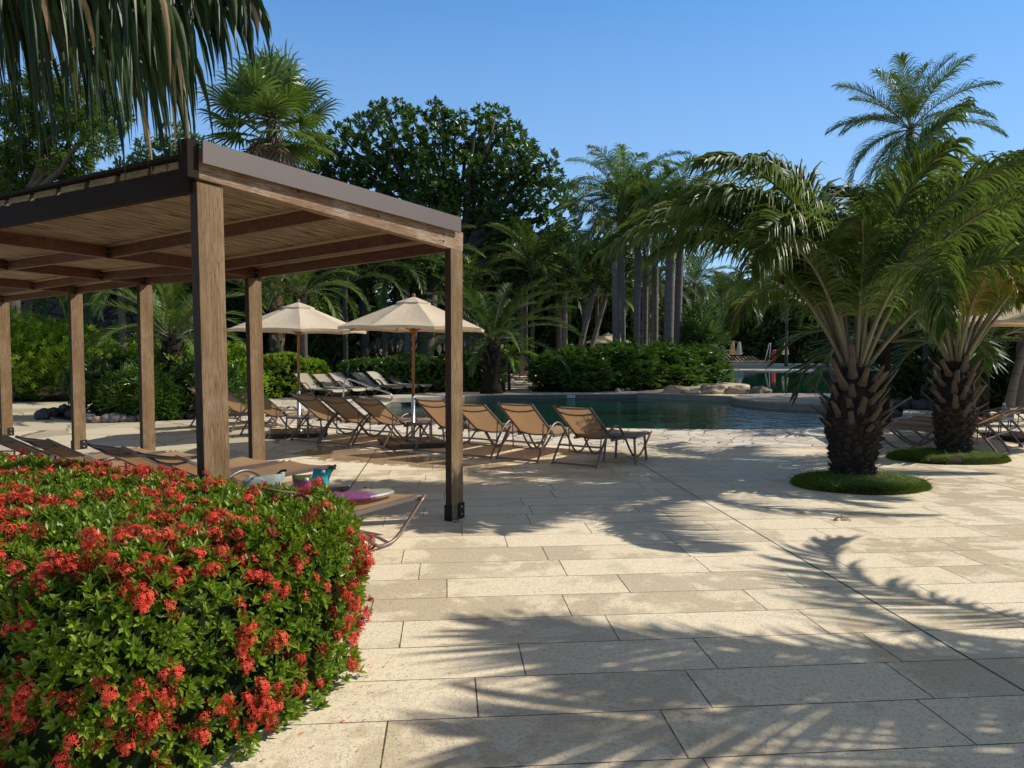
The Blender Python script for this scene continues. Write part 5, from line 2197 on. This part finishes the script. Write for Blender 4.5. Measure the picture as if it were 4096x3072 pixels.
    for i, (az, el, L, ar, ll, mt) in enumerate(fronds):
        mb, mr = MB(), MB()
        b = top + V((math.cos(az), math.sin(az), 0)) * .09
        frond(mb, mr, b, az, el, L, ar, int(30 * L / 2.6 * dens), ll * 1.12, lw, droop, rr, .27, .38, .026, 4, .3, 0, rr.uniform(-.5, .5), 1.9)
        o = mb.build('frond', M[mt or leafmat], root)
        mr.build('midrib', M['rib'], o)
    return root


def frond_set(seed, n, L, extra=()):
    rr = random.Random(seed)
    out = []
    for i in range(n):
        t = i / (n - 1)
        az = i * 2.399 + rr.uniform(-.2, .2)
        out.append((az, 1.54 - .58 * t + rr.uniform(-.07, .07), L * rr.uniform(.85, 1.1), .9 + 1.35 * t + rr.uniform(-.15, .2), rr.uniform(.52, .70), 'palm_yellow' if i == n - 2 and seed != 72 else None))
    return out + list(extra)


P1 = gp(3410, 1925)
P2 = gp(3815, 1832)
ex1 = [(PI * .97, 1.20, 3.6, 1.85, .80, None), (PI * 1.06, 1.05, 3.7, 1.75, .80, None), (PI * .90, 1.3, 3.6, 1.7, .75, None), (PI * 1.15, 1.25, 3.3, 1.7, .75, None), (PI * .80, 1.36, 3.3, 1.4, .7, None),
       (PI * 1.22, 1.15, 3.0, 1.7, .75, None), (PI * 1.10, 1.40, 3.4, 1.6, .78, None)]
shaggy_palm(P1, 1.38, .218, 71, 'short shaggy trunked palm on the front grass island with long arching fronds', frond_set(72, 16, 3.0, ex1), 42, 'palm_leaf')
ex2 = [(PI * .95, 1.2, 3.3, 1.8, .75, None), (PI * 1.05, 1.0, 3.2, 1.8, .75, None), (PI * 1.2, 1.15, 3.3, 1.9, .75, None), (PI * 1.6, 1.0, 3.2, 1.4, .7, None), (PI * 1.35, 1.15, 3.1, 1.5, .7, None)]
shaggy_palm(P2, 1.42, .192, 77, 'second shaggy trunked palm on the rear grass island, right of the front one', frond_set(78, 17, 3.3, ex2), 38, 'palm_leaf')
# a third of the kind stands beyond the right edge of the view and throws the shadow in front
P3 = V((6.45, 4.55, 0))
shaggy_palm(P3, 2.0, .22, 83, 'palm standing beyond the right edge that shades the paving in front', frond_set(84, 8, 3.1, [(PI * 1.05, .9, 3.0, 1.1, .82, None), (PI * .9, 1.1, 3.0, 1.3, .82, None), (PI * 1.2, .8, 2.9, 1.0, .8, None)]), 24, 'palm_leaf', (0, 0), .95, .055, .40)


def grass_island(c, rx, ry, seed, label):
    rr = random.Random(seed)
    mb = MB()
    n = 48
    vs, fs = [], []
    prof = [(1.02, 0.0), (1.0, .035), (.95, .065), (.8, .085), (.5, .095), (.02, .105)]
    for k_, z in prof:
        for i in range(n):
            a = 2 * PI * i / n
            w_ = 1 + .06 * noise.noise(V((math.cos(a) * 1.7, math.sin(a) * 1.7, seed)))
            vs.append(V((c.x + math.cos(a) * rx * k_ * w_, c.y + math.sin(a) * ry * k_ * w_, z + (0 if z < .05 else .012 * noise.noise(V((a * 3, k_ * 4, seed)))))))
    for j in range(len(prof) - 1):
        for i in range(n):
            fs.append((j * n + i, j * n + (i + 1) % n, (j + 1) * n + (i + 1) % n, (j + 1) * n + i))
    mb.add(vs, fs, 0, True)
    tag(mb.build('lawn_mound', M['soil']), None, None, None, 'structure')
    mb = MB()
    for i in range(24000):
        a, k_ = rr.uniform(0, 6.2832), (math.sqrt(rr.random()) * 1.0 if i % 5 else rr.uniform(.93, 1.02))
        w_ = 1 + .06 * noise.noise(V((math.cos(a) * 1.7, math.sin(a) * 1.7, seed)))
        x, y = c.x + math.cos(a) * rx * k_ * w_, c.y + math.sin(a) * ry * k_ * w_
        if noise.noise(V((x * 2.2, y * 2.2, seed))) < -.58:
            continue
        z = .085 + .018 * (1 - k_) if k_ < .9 else .085 - .075 * ((k_ - .9) / .12) ** 1.6
        tall = rr.random() < .012
        L = rr.uniform(.03, .065) * (3 if tall else 1)
        d = (rvec(rr) * .75 + UP).normalized()
        if k_ > .92:
            d = (d + V((math.cos(a), math.sin(a), -.2)) * 1.0).normalized()
        p = V((x, y, z - .01))
        s_ = d.orthogonal().normalized() * .0042
        mb.add([p - s_, p + s_, p + d * L + V((0, 0, -L * .1))], [(0, 1, 2)])
    o = mb.build('grass', M['grass'])
    tag(o, label, None, None, 'stuff')


grass_island(gp(3438, 1943), .74, .55, 91, 'short lawn grass on the island around the front palm')
grass_island(gp(3788, 1836), .82, .57, 93, 'short lawn grass on the island around the rear palm')

# overhead palm at the top left: its trunk stands outside the view
oh = empty('palm_tree', (-4.6, 1.6, 0), 0, 'palm whose big frond hangs down from above in the top left corner', 'palm')
OB = V(oh.location)
mb = MB()
mb.tube([V((0, 0, 0)), V((.1, .1, 1.5)), V((.3, .3, 3.0)), V((.6, .55, 4.1))], [.2, .16, .14, .15], 12)
mb.build('trunk', M['grey_bark'], oh)
rr = random.Random(101)


def hung_frond(pts, nleaf, l0, l1, mt, seed, w=.034):
    """a frond given by its midrib; the leaflets hang"""
    r_ = random.Random(seed)
    P = smooth_path([V(p) - OB for p in pts], 8)
    mr = MB()
    mr.tube(P, [.024 * (1 - .8 * i / len(P)) + .003 for i in range(len(P))], 6)
    mb = MB()
    n = len(P) - 1
    for j in range(nleaf):
        s = .12 + .88 * (j + .5) / nleaf
        x = s * n
        i = min(int(x), n - 1)
        p = P[i].lerp(P[i + 1], x - i)
        T = (P[i + 1] - P[i]).normalized()
        B = T.cross(UP).normalized()
        for sd in (-1, 1):
            if r_.random() < .10:
                continue
            l = (l0 + (l1 - l0) * s) * r_.uniform(.72, 1.12)
            d = (B * sd * r_.uniform(.15, .55) + T * r_.uniform(.05, .5) + UP * r_.uniform(-.1, .35)).normalized()
            c = p.copy()
            cp, si, up = [], [], []
            tw = r_.uniform(-1.2, 1.2)
            segs = 6
            for g in range(segs + 1):
                cp.append(c.copy())
                wv = (T - d * T.dot(d))
                wv = wv.normalized() if wv.length > .05 else d.orthogonal().normalized()
                wv = Matrix.Rotation(tw * (.3 + g / segs), 3, d) @ wv
                si.append(wv)
                up.append(wv.cross(d))
                c = c + d * (l / segs)
                d = (d + V((r_.uniform(-.06, .06), r_.uniform(-.06, .06), -.75))).normalized()
            ww = w * r_.uniform(.7, 1.15)
            mb.strip(cp, [ww * .5 * k_ for k_ in (.55, .9, 1, .95, .75, .4, .04)], si, 1 if r_.random() < .006 + .07 * s ** 5 else 0, .35, up)
    o = mb.build('frond', [M[mt], M['dead_leaf']], oh)
    mr.build('midrib', M['rib'], o)


T0 = OB + V((.6, .55, 4.1))
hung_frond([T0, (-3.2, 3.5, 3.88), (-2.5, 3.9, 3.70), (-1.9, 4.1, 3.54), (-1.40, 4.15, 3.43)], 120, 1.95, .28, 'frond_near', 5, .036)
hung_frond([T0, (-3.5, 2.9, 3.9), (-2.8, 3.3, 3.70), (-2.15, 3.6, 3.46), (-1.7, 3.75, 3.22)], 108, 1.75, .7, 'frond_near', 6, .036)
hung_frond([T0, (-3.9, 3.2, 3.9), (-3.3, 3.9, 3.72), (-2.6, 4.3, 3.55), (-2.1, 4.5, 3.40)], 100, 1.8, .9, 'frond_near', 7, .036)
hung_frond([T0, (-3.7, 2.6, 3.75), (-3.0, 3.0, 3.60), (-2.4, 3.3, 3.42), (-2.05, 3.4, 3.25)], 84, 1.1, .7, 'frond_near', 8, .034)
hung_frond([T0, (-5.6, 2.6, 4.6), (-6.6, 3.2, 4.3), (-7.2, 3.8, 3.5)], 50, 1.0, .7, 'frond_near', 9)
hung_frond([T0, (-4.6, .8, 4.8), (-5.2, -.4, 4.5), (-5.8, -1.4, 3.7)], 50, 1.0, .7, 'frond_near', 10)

# washingtonia fan palm ---------------------------------------------------------
FPD = 27
fpt = dp(585, 258, FPD)
fpb = gp(1078, 1575)
fpb = V((fpt.x + .05, FPD + .2, 0))
fp = empty('fan_palm', fpb, 0, 'tall fan palm with a skirt of dead leaves above the pergola roof', 'fan palm')
rr = random.Random(111)
mb = MB()
ht = fpt.z
mb.tube([V((0, 0, 0)), V((-.05, 0, ht * .3)), V((.0, 0, ht * .7)), fpt - fpb], [.27, .22, .19, .17], 12)
mb.build('trunk', M['grey_bark'], fp)
mb = MB()
for i in range(150):
    z = 1.0 + (ht - 1.4) * i / 150
    a = i * 2.399
    o_ = V((math.cos(a), math.sin(a), 0))
    s_ = V((-math.sin(a), math.cos(a), 0))
    p = o_ * .19 + V((0, 0, z))
    mb.add([p - s_ * .11, p + s_ * .11, p + o_ * .10 + s_ * .05 + UP * .26, p + o_ * .10 - s_ * .05 + UP * .26], [(0, 1, 2, 3)])
mb.build('leaf_bases', M['dead_leaf'], fp)
mb, mr = MB(), MB()
for i in range(36):
    t = i / 35
    fan_leaf(mb, mr, fpt - fpb, i * 2.399 + rr.uniform(-.2, .2), 1.40 - 2.0 * t, rr.uniform(1.15, 1.5), rr.uniform(1.2, 1.5), rr, 30, 1.1, 0, rr.uniform(.1, .7))
o = mb.build('crown', M['fan_leaf'], fp)
mr.build('petioles', M['rib'], o)
mb, mr = MB(), MB()
for i in range(36):
    fan_leaf(mb, mr, fpt - fpb - V((0, 0, .15 + .9 * (i % 5) / 5)), i * 2.399, -.9 - .35 * rr.random(), rr.uniform(.7, 1.2), rr.uniform(.9, 1.15), rr, 20, 1.3, 0, .2)
o = mb.build('dead_skirt', M['dead_leaf'], fp)
mr.build('petioles', M['boot'], o)


# broadleaf trees -----------------------------------------------------------------
def broadleaf(name, label, dep, lobes, base_px, mat, dens, L, W, nl, seed, spread=1.0, hang=0.0, tr=.35, flat=.9, group=None, jit=2.0):
    rr = random.Random(seed)
    b = dp(base_px[0], base_px[1], dep)
    base = V((b.x, dep, 0))
    root = empty(name, base, 0, label, 'tree', group)
    k_ = dep / F * 1.85172
    ls = []
    for x, y, r_ in lobes:
        c = dp(x, y, dep + rr.uniform(-jit, jit))
        ls.append((c - base, (r_ * k_, r_ * k_ * flat, r_ * k_ * .92)))
    mb = MB()
    lobed_crown(mb, ls, dens, L, W, nl, rr, spread, hang, .45)
    mb.build('crown', M[mat], root)
    mb = MB()
    h = min(c.z for c, _ in ls)
    mb.tube([V((0, 0, 0)), V((.1, 0, h * .5)), V((0, .1, h))], [tr * 1.3, tr, tr * .85], 10)
    limbs(mb, (0, .1, h * .85), [c + rvec(rr) * .3 for c, _ in ls], tr * .55, rr, .05)
    mb.build('trunk', M['grey_bark'], root)
    return root


broadleaf('broadleaf_tree', 'large dark glossy leaved tree filling the middle of the skyline', 46,
          [(690, 345, 40), (715, 315, 26), (700, 410, 50), (720, 480, 55), (740, 395, 45), (735, 292, 20), (762, 278, 24), (800, 264, 22), (815, 247, 21), (850, 240, 23), (876, 252, 20), (906, 266, 24), (945, 238, 20), (956, 262, 26), (987, 264, 21), (1030, 257, 23), (1070, 246, 18),
           (1086, 264, 23), (1115, 290, 22), (1132, 322, 24), (1152, 334, 20), (1167, 358, 20), (1185, 345, 15), (1200, 392, 22), (1226, 420, 22), (1230, 452, 18), (1192, 482, 26), (1217, 517, 22), (1170, 560, 26),
           (770, 340, 40), (825, 310, 40), (880, 310, 38), (935, 310, 36), (1000, 312, 42), (1060, 312, 44), (1110, 345, 36), (800, 390, 48), (860, 365, 44), (925, 372, 46), (990, 378, 50), (1055, 380, 48), (1120, 395, 40), (1165, 420, 34),
           (790, 455, 55), (865, 435, 50), (935, 445, 52), (1005, 450, 52), (1075, 455, 52), (1140, 470, 42), (840, 520, 60), (930, 525, 60), (1020, 530, 58), (1100, 535, 55), (1190, 540, 28)],
          (985, 760), 'big_leaf', 7.5, .36, .20, 6, 121, 1.15, -.1, .5, .9, None, 1.6)
broadleaf('broadleaf_tree', 'feathery green tree at the left edge behind the hanging frond', 30,
          [(20, 300, 80), (80, 230, 70), (150, 210, 55), (200, 235, 45), (245, 250, 38), (60, 390, 85), (140, 330, 55), (10, 450, 60), (95, 450, 60), (170, 400, 35), (215, 300, 30)],
          (20, 760), 'feather_leaf', 15.0, .34, .08, 9, 122, 1.25, .25, .35, .9)
broadleaf('broadleaf_tree', 'distant open crowned tree between the feathery tree and the fan palm', 44,
          [(330, 345, 42), (385, 320, 42), (430, 335, 35), (290, 385, 40), (355, 395, 45), (420, 390, 40), (240, 400, 30), (470, 345, 30), (200, 420, 30)],
          (380, 770), 'tree_leaf', 6.5, .40, .15, 6, 123, 1.2, 0, .3, .9)
broadleaf('broadleaf_tree', 'small bright green round tree beside the dark palm trunks behind the pool', 36,
          [(1085, 700, 20), (1100, 690, 18), (1070, 715, 17), (1110, 712, 15)], (1092, 770), 'lime_leaf', 7, .22, .10, 6, 124, 1.1, 0, .09, .9, None, .4)
broadleaf('broadleaf_tree', 'olive green bushy tree beyond the far pool left of the closed parasols', 84,
          [(1560, 720, 24), (1590, 705, 28), (1625, 715, 24), (1600, 735, 28), (1640, 735, 22)], (1600, 775), 'tree_leaf', 1.4, .5, .25, 6, 125, 1.1)

# fan palm clump on the island
q = dp(1515, 700, 36)
c_ = empty('fan_palm', (q.x, 36, 0), 0, 'low dense fan palm with drooping leaves at the right of the royal palm trunks', 'fan palm')
mb, mr = MB(), MB()
for i in range(46):
    t = i / 45
    fan_leaf(mb, mr, V((0, 0, q.z - .2 - .9 * t)), i * 2.399, 1.3 - 1.75 * t, rr.uniform(.5, .9), rr.uniform(.8, 1.05), rr, 22, 1.1, 0, .5)
o = mb.build('crown', M['palm_blue'], c_)
mr.build('petioles', M['rib'], o)
mb = MB()
mb.tube([V((0, 0, 0)), V((0, 0, q.z - .2))], [.22, .2], 10)
mb.build('trunk', M['palm_trunk'], c_)

# royal and queen palms on the island: (trunk x at the hedge, its width in the photograph, crown y, ...)
rg = 'grey trunked palms standing in the island hedge'
for i, (x0, xt, yt, dep, r_, key, mt, sc, lb) in enumerate([
        (1329, 1327, 560, 33.5, .125, 'queen', 'palm_far', .95, 'slender grey palm, left one of the thin pair in front of the parasol'),
        (1347, 1344, 480, 34.5, .115, 'queen', 'palm_blue', 1.08, 'tallest slender palm, right one of the thin pair with the drooping crown'),
        (1376, 1378, 535, 35.0, .16, 'royal', 'palm_blue', 1.0, 'grey ringed palm trunk just right of the thin pair'),
        (1392, 1396, 520, 37.0, .14, 'royal', 'palm_far', 1.1, 'grey palm trunk close behind the ringed one'),
        (1414, 1415, 545, 38.0, .17, 'royal', 'palm_blue', 1.0, 'dark grey palm trunk standing between the ringed one and the thickest'),
        (1443, 1449, 540, 34.0, .215, 'royal', 'palm_blue', 1.12, 'thickest smooth grey palm trunk of the island group'),
        (1461, 1470, 520, 35.5, .18, 'royal', 'palm_far', 1.0, 'grey palm trunk at the right end of the island group')]):
    top, bs = dp(xt, yt, dep), dp(x0, 760, dep)
    palm(key, top, sc, mt, lb, rg, r_, 'ring_trunk', (bs.x, dep, 0), i * 1.3, 'royal_palm' if key == 'royal' else 'palm_tree', True, .12 if key == 'royal' else 0)
top = dp(1338, 478, 35.5)
palm('queen', top, 1.05, 'palm_lime', 'palm with the yellowish drooping crown behind the thin pair', rg, .11, 'ring_trunk', None, 2.0, 'palm_tree', True)

# tall wild palm at the right, and palms behind the front pair
palm('wild', dp(1966, 280, 30), .92, 'palm_far', 'tall ragged palm rising above the others at the right', None, .17, 'grey_bark', dp(1966, 700, 30) * V((1, 1, 0)) if False else (dp(1966, 700, 30).x, 30, 0), .6)
for x, y, dep, sc, key, lb in ((2120, 560, 20.5, 1.05, 'coco', 'palm close behind the rear grass island palm at the right edge'), (2010, 570, 22, 1.05, 'coco2', 'palm behind the gap between the two grass island palms'),
                               (2215, 560, 19, 1.05, 'coco2', 'palm cut by the right edge above the shaded loungers')):
    palm(key, dp(x, y, dep), sc, 'palm_leaf', lb, 'palms behind the grass islands', .16, 'grey_bark', None, x * .7)
# leaning trunk by the right parasol
palm('coco', dp(2290, 560, 17.5), .9, 'palm_leaf', 'palm with a leaning grey trunk beside the right parasol', None, .10, 'ring_trunk', (gp(4030, 1700).x * 17.5 / gp(4030, 1700).y, 17.5, 0), .3)

# middle distance palms, left to right
mid = [(60, 615, 27, 'coco', .85, 'palm_dark', 'dark palm with fronds hanging under the pergola roof at the left'), (190, 620, 25, 'coco2', .9, 'palm_far', 'palm in front of the stone wall left of the second pergola post'),
       (262, 615, 24, 'coco', .75, 'palm_far', 'slim palm seen between the two left pergola posts'), (455, 620, 25, 'coco2', .95, 'palm_far', 'palm behind the front pergola post'),
       (545, 640, 30, 'coco', .9, 'palm_dark', 'dark palm behind the fan palm trunk'), (655, 640, 25.5, 'coco', .72, 'palm_far', 'bright palm behind the rear parasol'),
       (745, 620, 34, 'coco2', 1.1, 'palm_dark', 'palm between the two beige parasols'), (830, 610, 36, 'coco', 1.1, 'palm_dark', 'dark palm above the front parasol'),
       (905, 585, 38, 'coco2', 1.15, 'palm_far', 'palm just left of the right pergola post top'), (1000, 640, 40, 'coco', 1.1, 'palm_dark', 'dark palm right behind the right pergola post'),
       (1150, 590, 42, 'coco2', 1.2, 'palm_dark', 'palm under the right side of the large dark tree'), (1205, 640, 44, 'coco', 1.0, 'palm_dark', 'dark palm left of the thin palm pair'),
       (1262, 650, 40, 'coco2', .95, 'palm_far', 'palm with lit fronds behind the hedge parasol'), (1290, 590, 46, 'queen', 1.1, 'palm_blue', 'bluish palm behind the thin palm pair'),
       (1400, 640, 44, 'coco', 1.0, 'palm_dark', 'dark palm between the island trunks'), (1500, 620, 50, 'coco2', 1.1, 'palm_blue', 'palm behind the right island trunks'),
       (1560, 650, 60, 'coco', 1.2, 'palm_dark', 'dark palm above the frosted panel'), (1700, 660, 70, 'coco2', 1.5, 'palm_dark', 'dark palm above the far deck parasols'),
       (1850, 640, 60, 'coco', 1.5, 'palm_dark', 'dark palm behind the front grass island palm'), (1960, 680, 30, 'coco2', 1.0, 'palm_dark', 'dark palm in the shaded bed between the island palms'),
       (2080, 660, 24, 'coco', 1.0, 'palm_dark', 'dark palm in the shaded bed right of the rear island palm'), (2190, 640, 22, 'coco2', 1.0, 'palm_dark', 'dark palm at the right edge behind the parasol')]
for i, (x, y, dep, key, sc, mt, lb) in enumerate(mid):
    palm(key, dp(x, y, dep), sc, mt, lb, 'garden palms in the middle distance', .13, 'grey_bark', None, i * 1.7)
# cycad like palm in the left bed, shaggy palm by the hedge, young lime palm
q = dp(372, 735, 18.6)
pr = palm('cycad', q, 1.0, 'palm_yellow' if False else 'palm_far', 'feather palm with a thick rough trunk in the stone edged bed', None, .26, 'palm_trunk', (q.x, 18.6, 0), .5)
q = dp(1062, 745, 27.4)
pr2 = palm('cycad', q, 1.45, 'palm_dark', 'dark shaggy palm at the right end of the clipped hedge', None, .36, 'palm_trunk', (q.x, 27.4, 0), 1.1)
for pr_, n_, hh, rad in ((pr, 34, dp(372, 735, 18.6).z, .26), (pr2, 44, dp(1062, 745, 27.4).z, .36)):
    mb = MB()
    for i in range(n_):
        t = .35 + .62 * i / n_
        a = i * 2.399
        o_ = V((math.cos(a), math.sin(a), 0))
        s_ = V((-math.sin(a), math.cos(a), 0))
        el = .5 + .6 * t
        d = o_ * math.cos(el) + UP * math.sin(el)
        p = o_ * rad * .8 + UP * hh * t
        L = rr.uniform(.3, .55)
        mb.strip([p, p + d * L * .5, p + d * L], [.05, .04, .022], [s_] * 3, 0, .5, [s_.cross(d)] * 3)
    mb.build('leaf_bases', M['boot'], pr_)
palm('young', dp(1100, 775, 29.5), 1.0, 'palm_lime', 'young lime green palm beside the lounger left of the island hedge', None, .06, 'boot')
# low palms under the shaded right side
for x, y, dep, lb in ((1915, 740, 16.5, 'dark fan of shaded fronds between the two island palms'), (2130, 745, 17, 'dark low fronds behind the shaded loungers')):
    palm('young', dp(x, y, dep), 1.9, 'palm_dark', lb, 'low shaded palms behind the loungers', .10, 'palm_trunk', None, x)

# bare trunks among the palms behind the pool
tg = 'slim bare trunks behind the pool'
for i, (x, yb, xt, yt, dep, r_, lb) in enumerate([(1127, 762, 1126, 590, 45, .13, 'left one of a close pair of slim dark trunks behind the pool'), (1136, 762, 1136, 590, 46, .12, 'right one of a close pair of slim dark trunks behind the pool'),
                                                  (1221, 760, 1219, 580, 42, .16, 'straight brown trunk left of the white board'), (1210, 760, 1209, 600, 43, .10, 'thin dark trunk beside the straight brown one'),
                                                  (1238, 772, 1290, 600, 38, .14, 'grey trunk leaning to the right just right of the white board'), (1262, 765, 1322, 590, 40, .13, 'second leaning trunk, in front of the hedge parasol'),
                                                  (790, 760, 782, 600, 38, .22, 'thick dark trunk between the two beige parasols'), (915, 760, 935, 600, 37, .35, 'massive dark forked trunk behind the front parasol'), (880, 760, 878, 600, 37, .18, 'dark trunk left of the massive forked one')]):
    a, b = dp(x, yb, dep), dp(xt, yt, dep)
    a.z = 0
    rt = empty('tree_trunk', (a.x, a.y, 0), 0, lb, 'tree', tg)
    mb = MB()
    rel = b - a
    mb.tube([V((0, 0, 0)), rel * .35 + V((-.1 * rel.x * .3, 0, 0)), rel * .7, rel * 1.0], [r_ * 1.3, r_, r_ * .9, r_ * .8], 9)
    mb.build('trunk', M['ring_trunk' if r_ < .2 else 'grey_bark'], rt)
    mb = MB()
    lobed_crown(mb, [(rel + V((0, 0, .5)), (1.6, 1.4, 1.0)), (rel + V((.9, .3, .2)), (1.0, 1.0, .7)), (rel + V((-.9, -.2, .3)), (1.0, 1.0, .8))], 3.2, .40, .13, 6, random.Random(300 + i), 1.2, .3)
    mb.build('crown', M['tree_leaf' if i % 2 else 'woods'], rt)

# thatched hut behind the parasols
q = at(1730, 1345, 40)
hut = empty('thatched_hut', (q.x, 40.5, 0), 0, 'open hut with a grey thatched roof behind the front parasol', 'hut')
rr = random.Random(131)
mb = MB()
ex, ey, zr0, zr1 = 3.3, 2.4, q.z - .55, q.z + 1.2
for i in range(2600):
    sd = rr.randrange(4)
    t = rr.random() ** .8
    u_ = rr.uniform(-1, 1)
    kx, ky = ex * (1 - .75 * t), ey * (1 - t)
    if sd < 2:
        p = V((u_ * kx, (-1 if sd == 0 else 1) * ky, zr0 + (zr1 - zr0) * t))
        d = V((rr.uniform(-.15, .15), (-1 if sd == 0 else 1) * ey, zr0 - zr1)).normalized()
    else:
        p = V(((-1 if sd == 2 else 1) * kx, u_ * ky, zr0 + (zr1 - zr0) * t))
        d = V(((-1 if sd == 2 else 1) * ex, rr.uniform(-.15, .15), zr0 - zr1)).normalized()
    L = rr.uniform(.35, .7)
    d = (d + V((0, 0, -.25)) + rvec(rr) * .12).normalized()
    s_ = d.cross(UP).normalized()
    mb.strip([p, p + d * L * .6, p + d * L], [.05, .05, .01], [s_] * 3)
mb.build('roof', M['thatch'], hut)
for x in (-2.6, -.35, 2.2):
    for y in (-1.8, 1.8):
        mb = MB()
        mb.tube([(x, y, 0), (x, y, zr0 + .3)], .07, 8)
        mb.build('post', M['post'], hut)
mb = MB()
mb.box((-.9, 1.2, .95), (1.5, 0, 0), (0, .08, 0), (0, 0, .35))  # black slabs stand in for the shade inside the hut
mb.build('interior_shade', M['black'], hut)
mb = MB()
mb.box((1.9, 1.2, .95), (.55, 0, 0), (0, .08, 0), (0, 0, .35))
mb.build('interior_shade', M['black'], hut)
# white board behind the hedge
q = at(2286, 1395, 40)
wb = empty('sign_board', (q.x, 40, 0), 0, 'plain white upright board behind the lady palm hedge', 'board')
mb = MB()
mb.box((0, 0, 1.55), (.09, 0, 0), (0, .03, 0), (0, 0, .30))
mb.build('panel', M['white'], wb)
mb = MB()
mb.tube([(0, .06, 0), (0, .06, 1.8)], .03, 6)
mb.build('post', M['steel'], wb)

# dense planting that closes the background
rr = random.Random(141)
mb = MB()
for i in range(46000):
    a = rr.uniform(-46, 60)
    dep = rr.uniform(50, 62)
    if a < -8:
        dep = rr.uniform(36, 50)
    if a > 10:
        dep = rr.uniform(80, 96)
    if a < -9 and dep > 48:
        continue
    top = 7.2 + 2.4 * noise.noise(V((a * .16, dep * .1, 3))) + (1.2 if a > 10 else 0) + (1.8 if a < 8 else 0)
    z = rr.random() ** 1.1 * top
    p = V((a * dep / 55 if a > 0 else a, dep, z))
    rosette(mb, p, (UP * .6 + rvec(rr)).normalized(), 4, .95, .30, 1.2, 0, False, rr)
o = mb.build('woods', M['woods'])
tag(o, 'dark dense planting of trees and shrubs closing the view behind the pools', None, None, 'stuff')
# shaded planting on the right bed behind the grass islands
mb = MB()
for i in range(6500):
    x, y = rr.uniform(11.5, 27), rr.uniform(20.5, 29)
    if y < 20.6 + (x - 12) * -.1 or (x < 14 and y > 25):
        continue
    z = rr.random() ** 1.3 * (3.2 + 1.2 * noise.noise(V((x * .5, y * .5, 1))))
    rosette(mb, V((x, y, z + .03)), (UP * .6 + rvec(rr)).normalized(), 5, .5, .11, 1.2, 0, False, rr)
o = mb.build('shrubbery', M['woods'])
tag(o, 'shaded shrubbery behind the grass islands at the right', None, None, 'stuff')
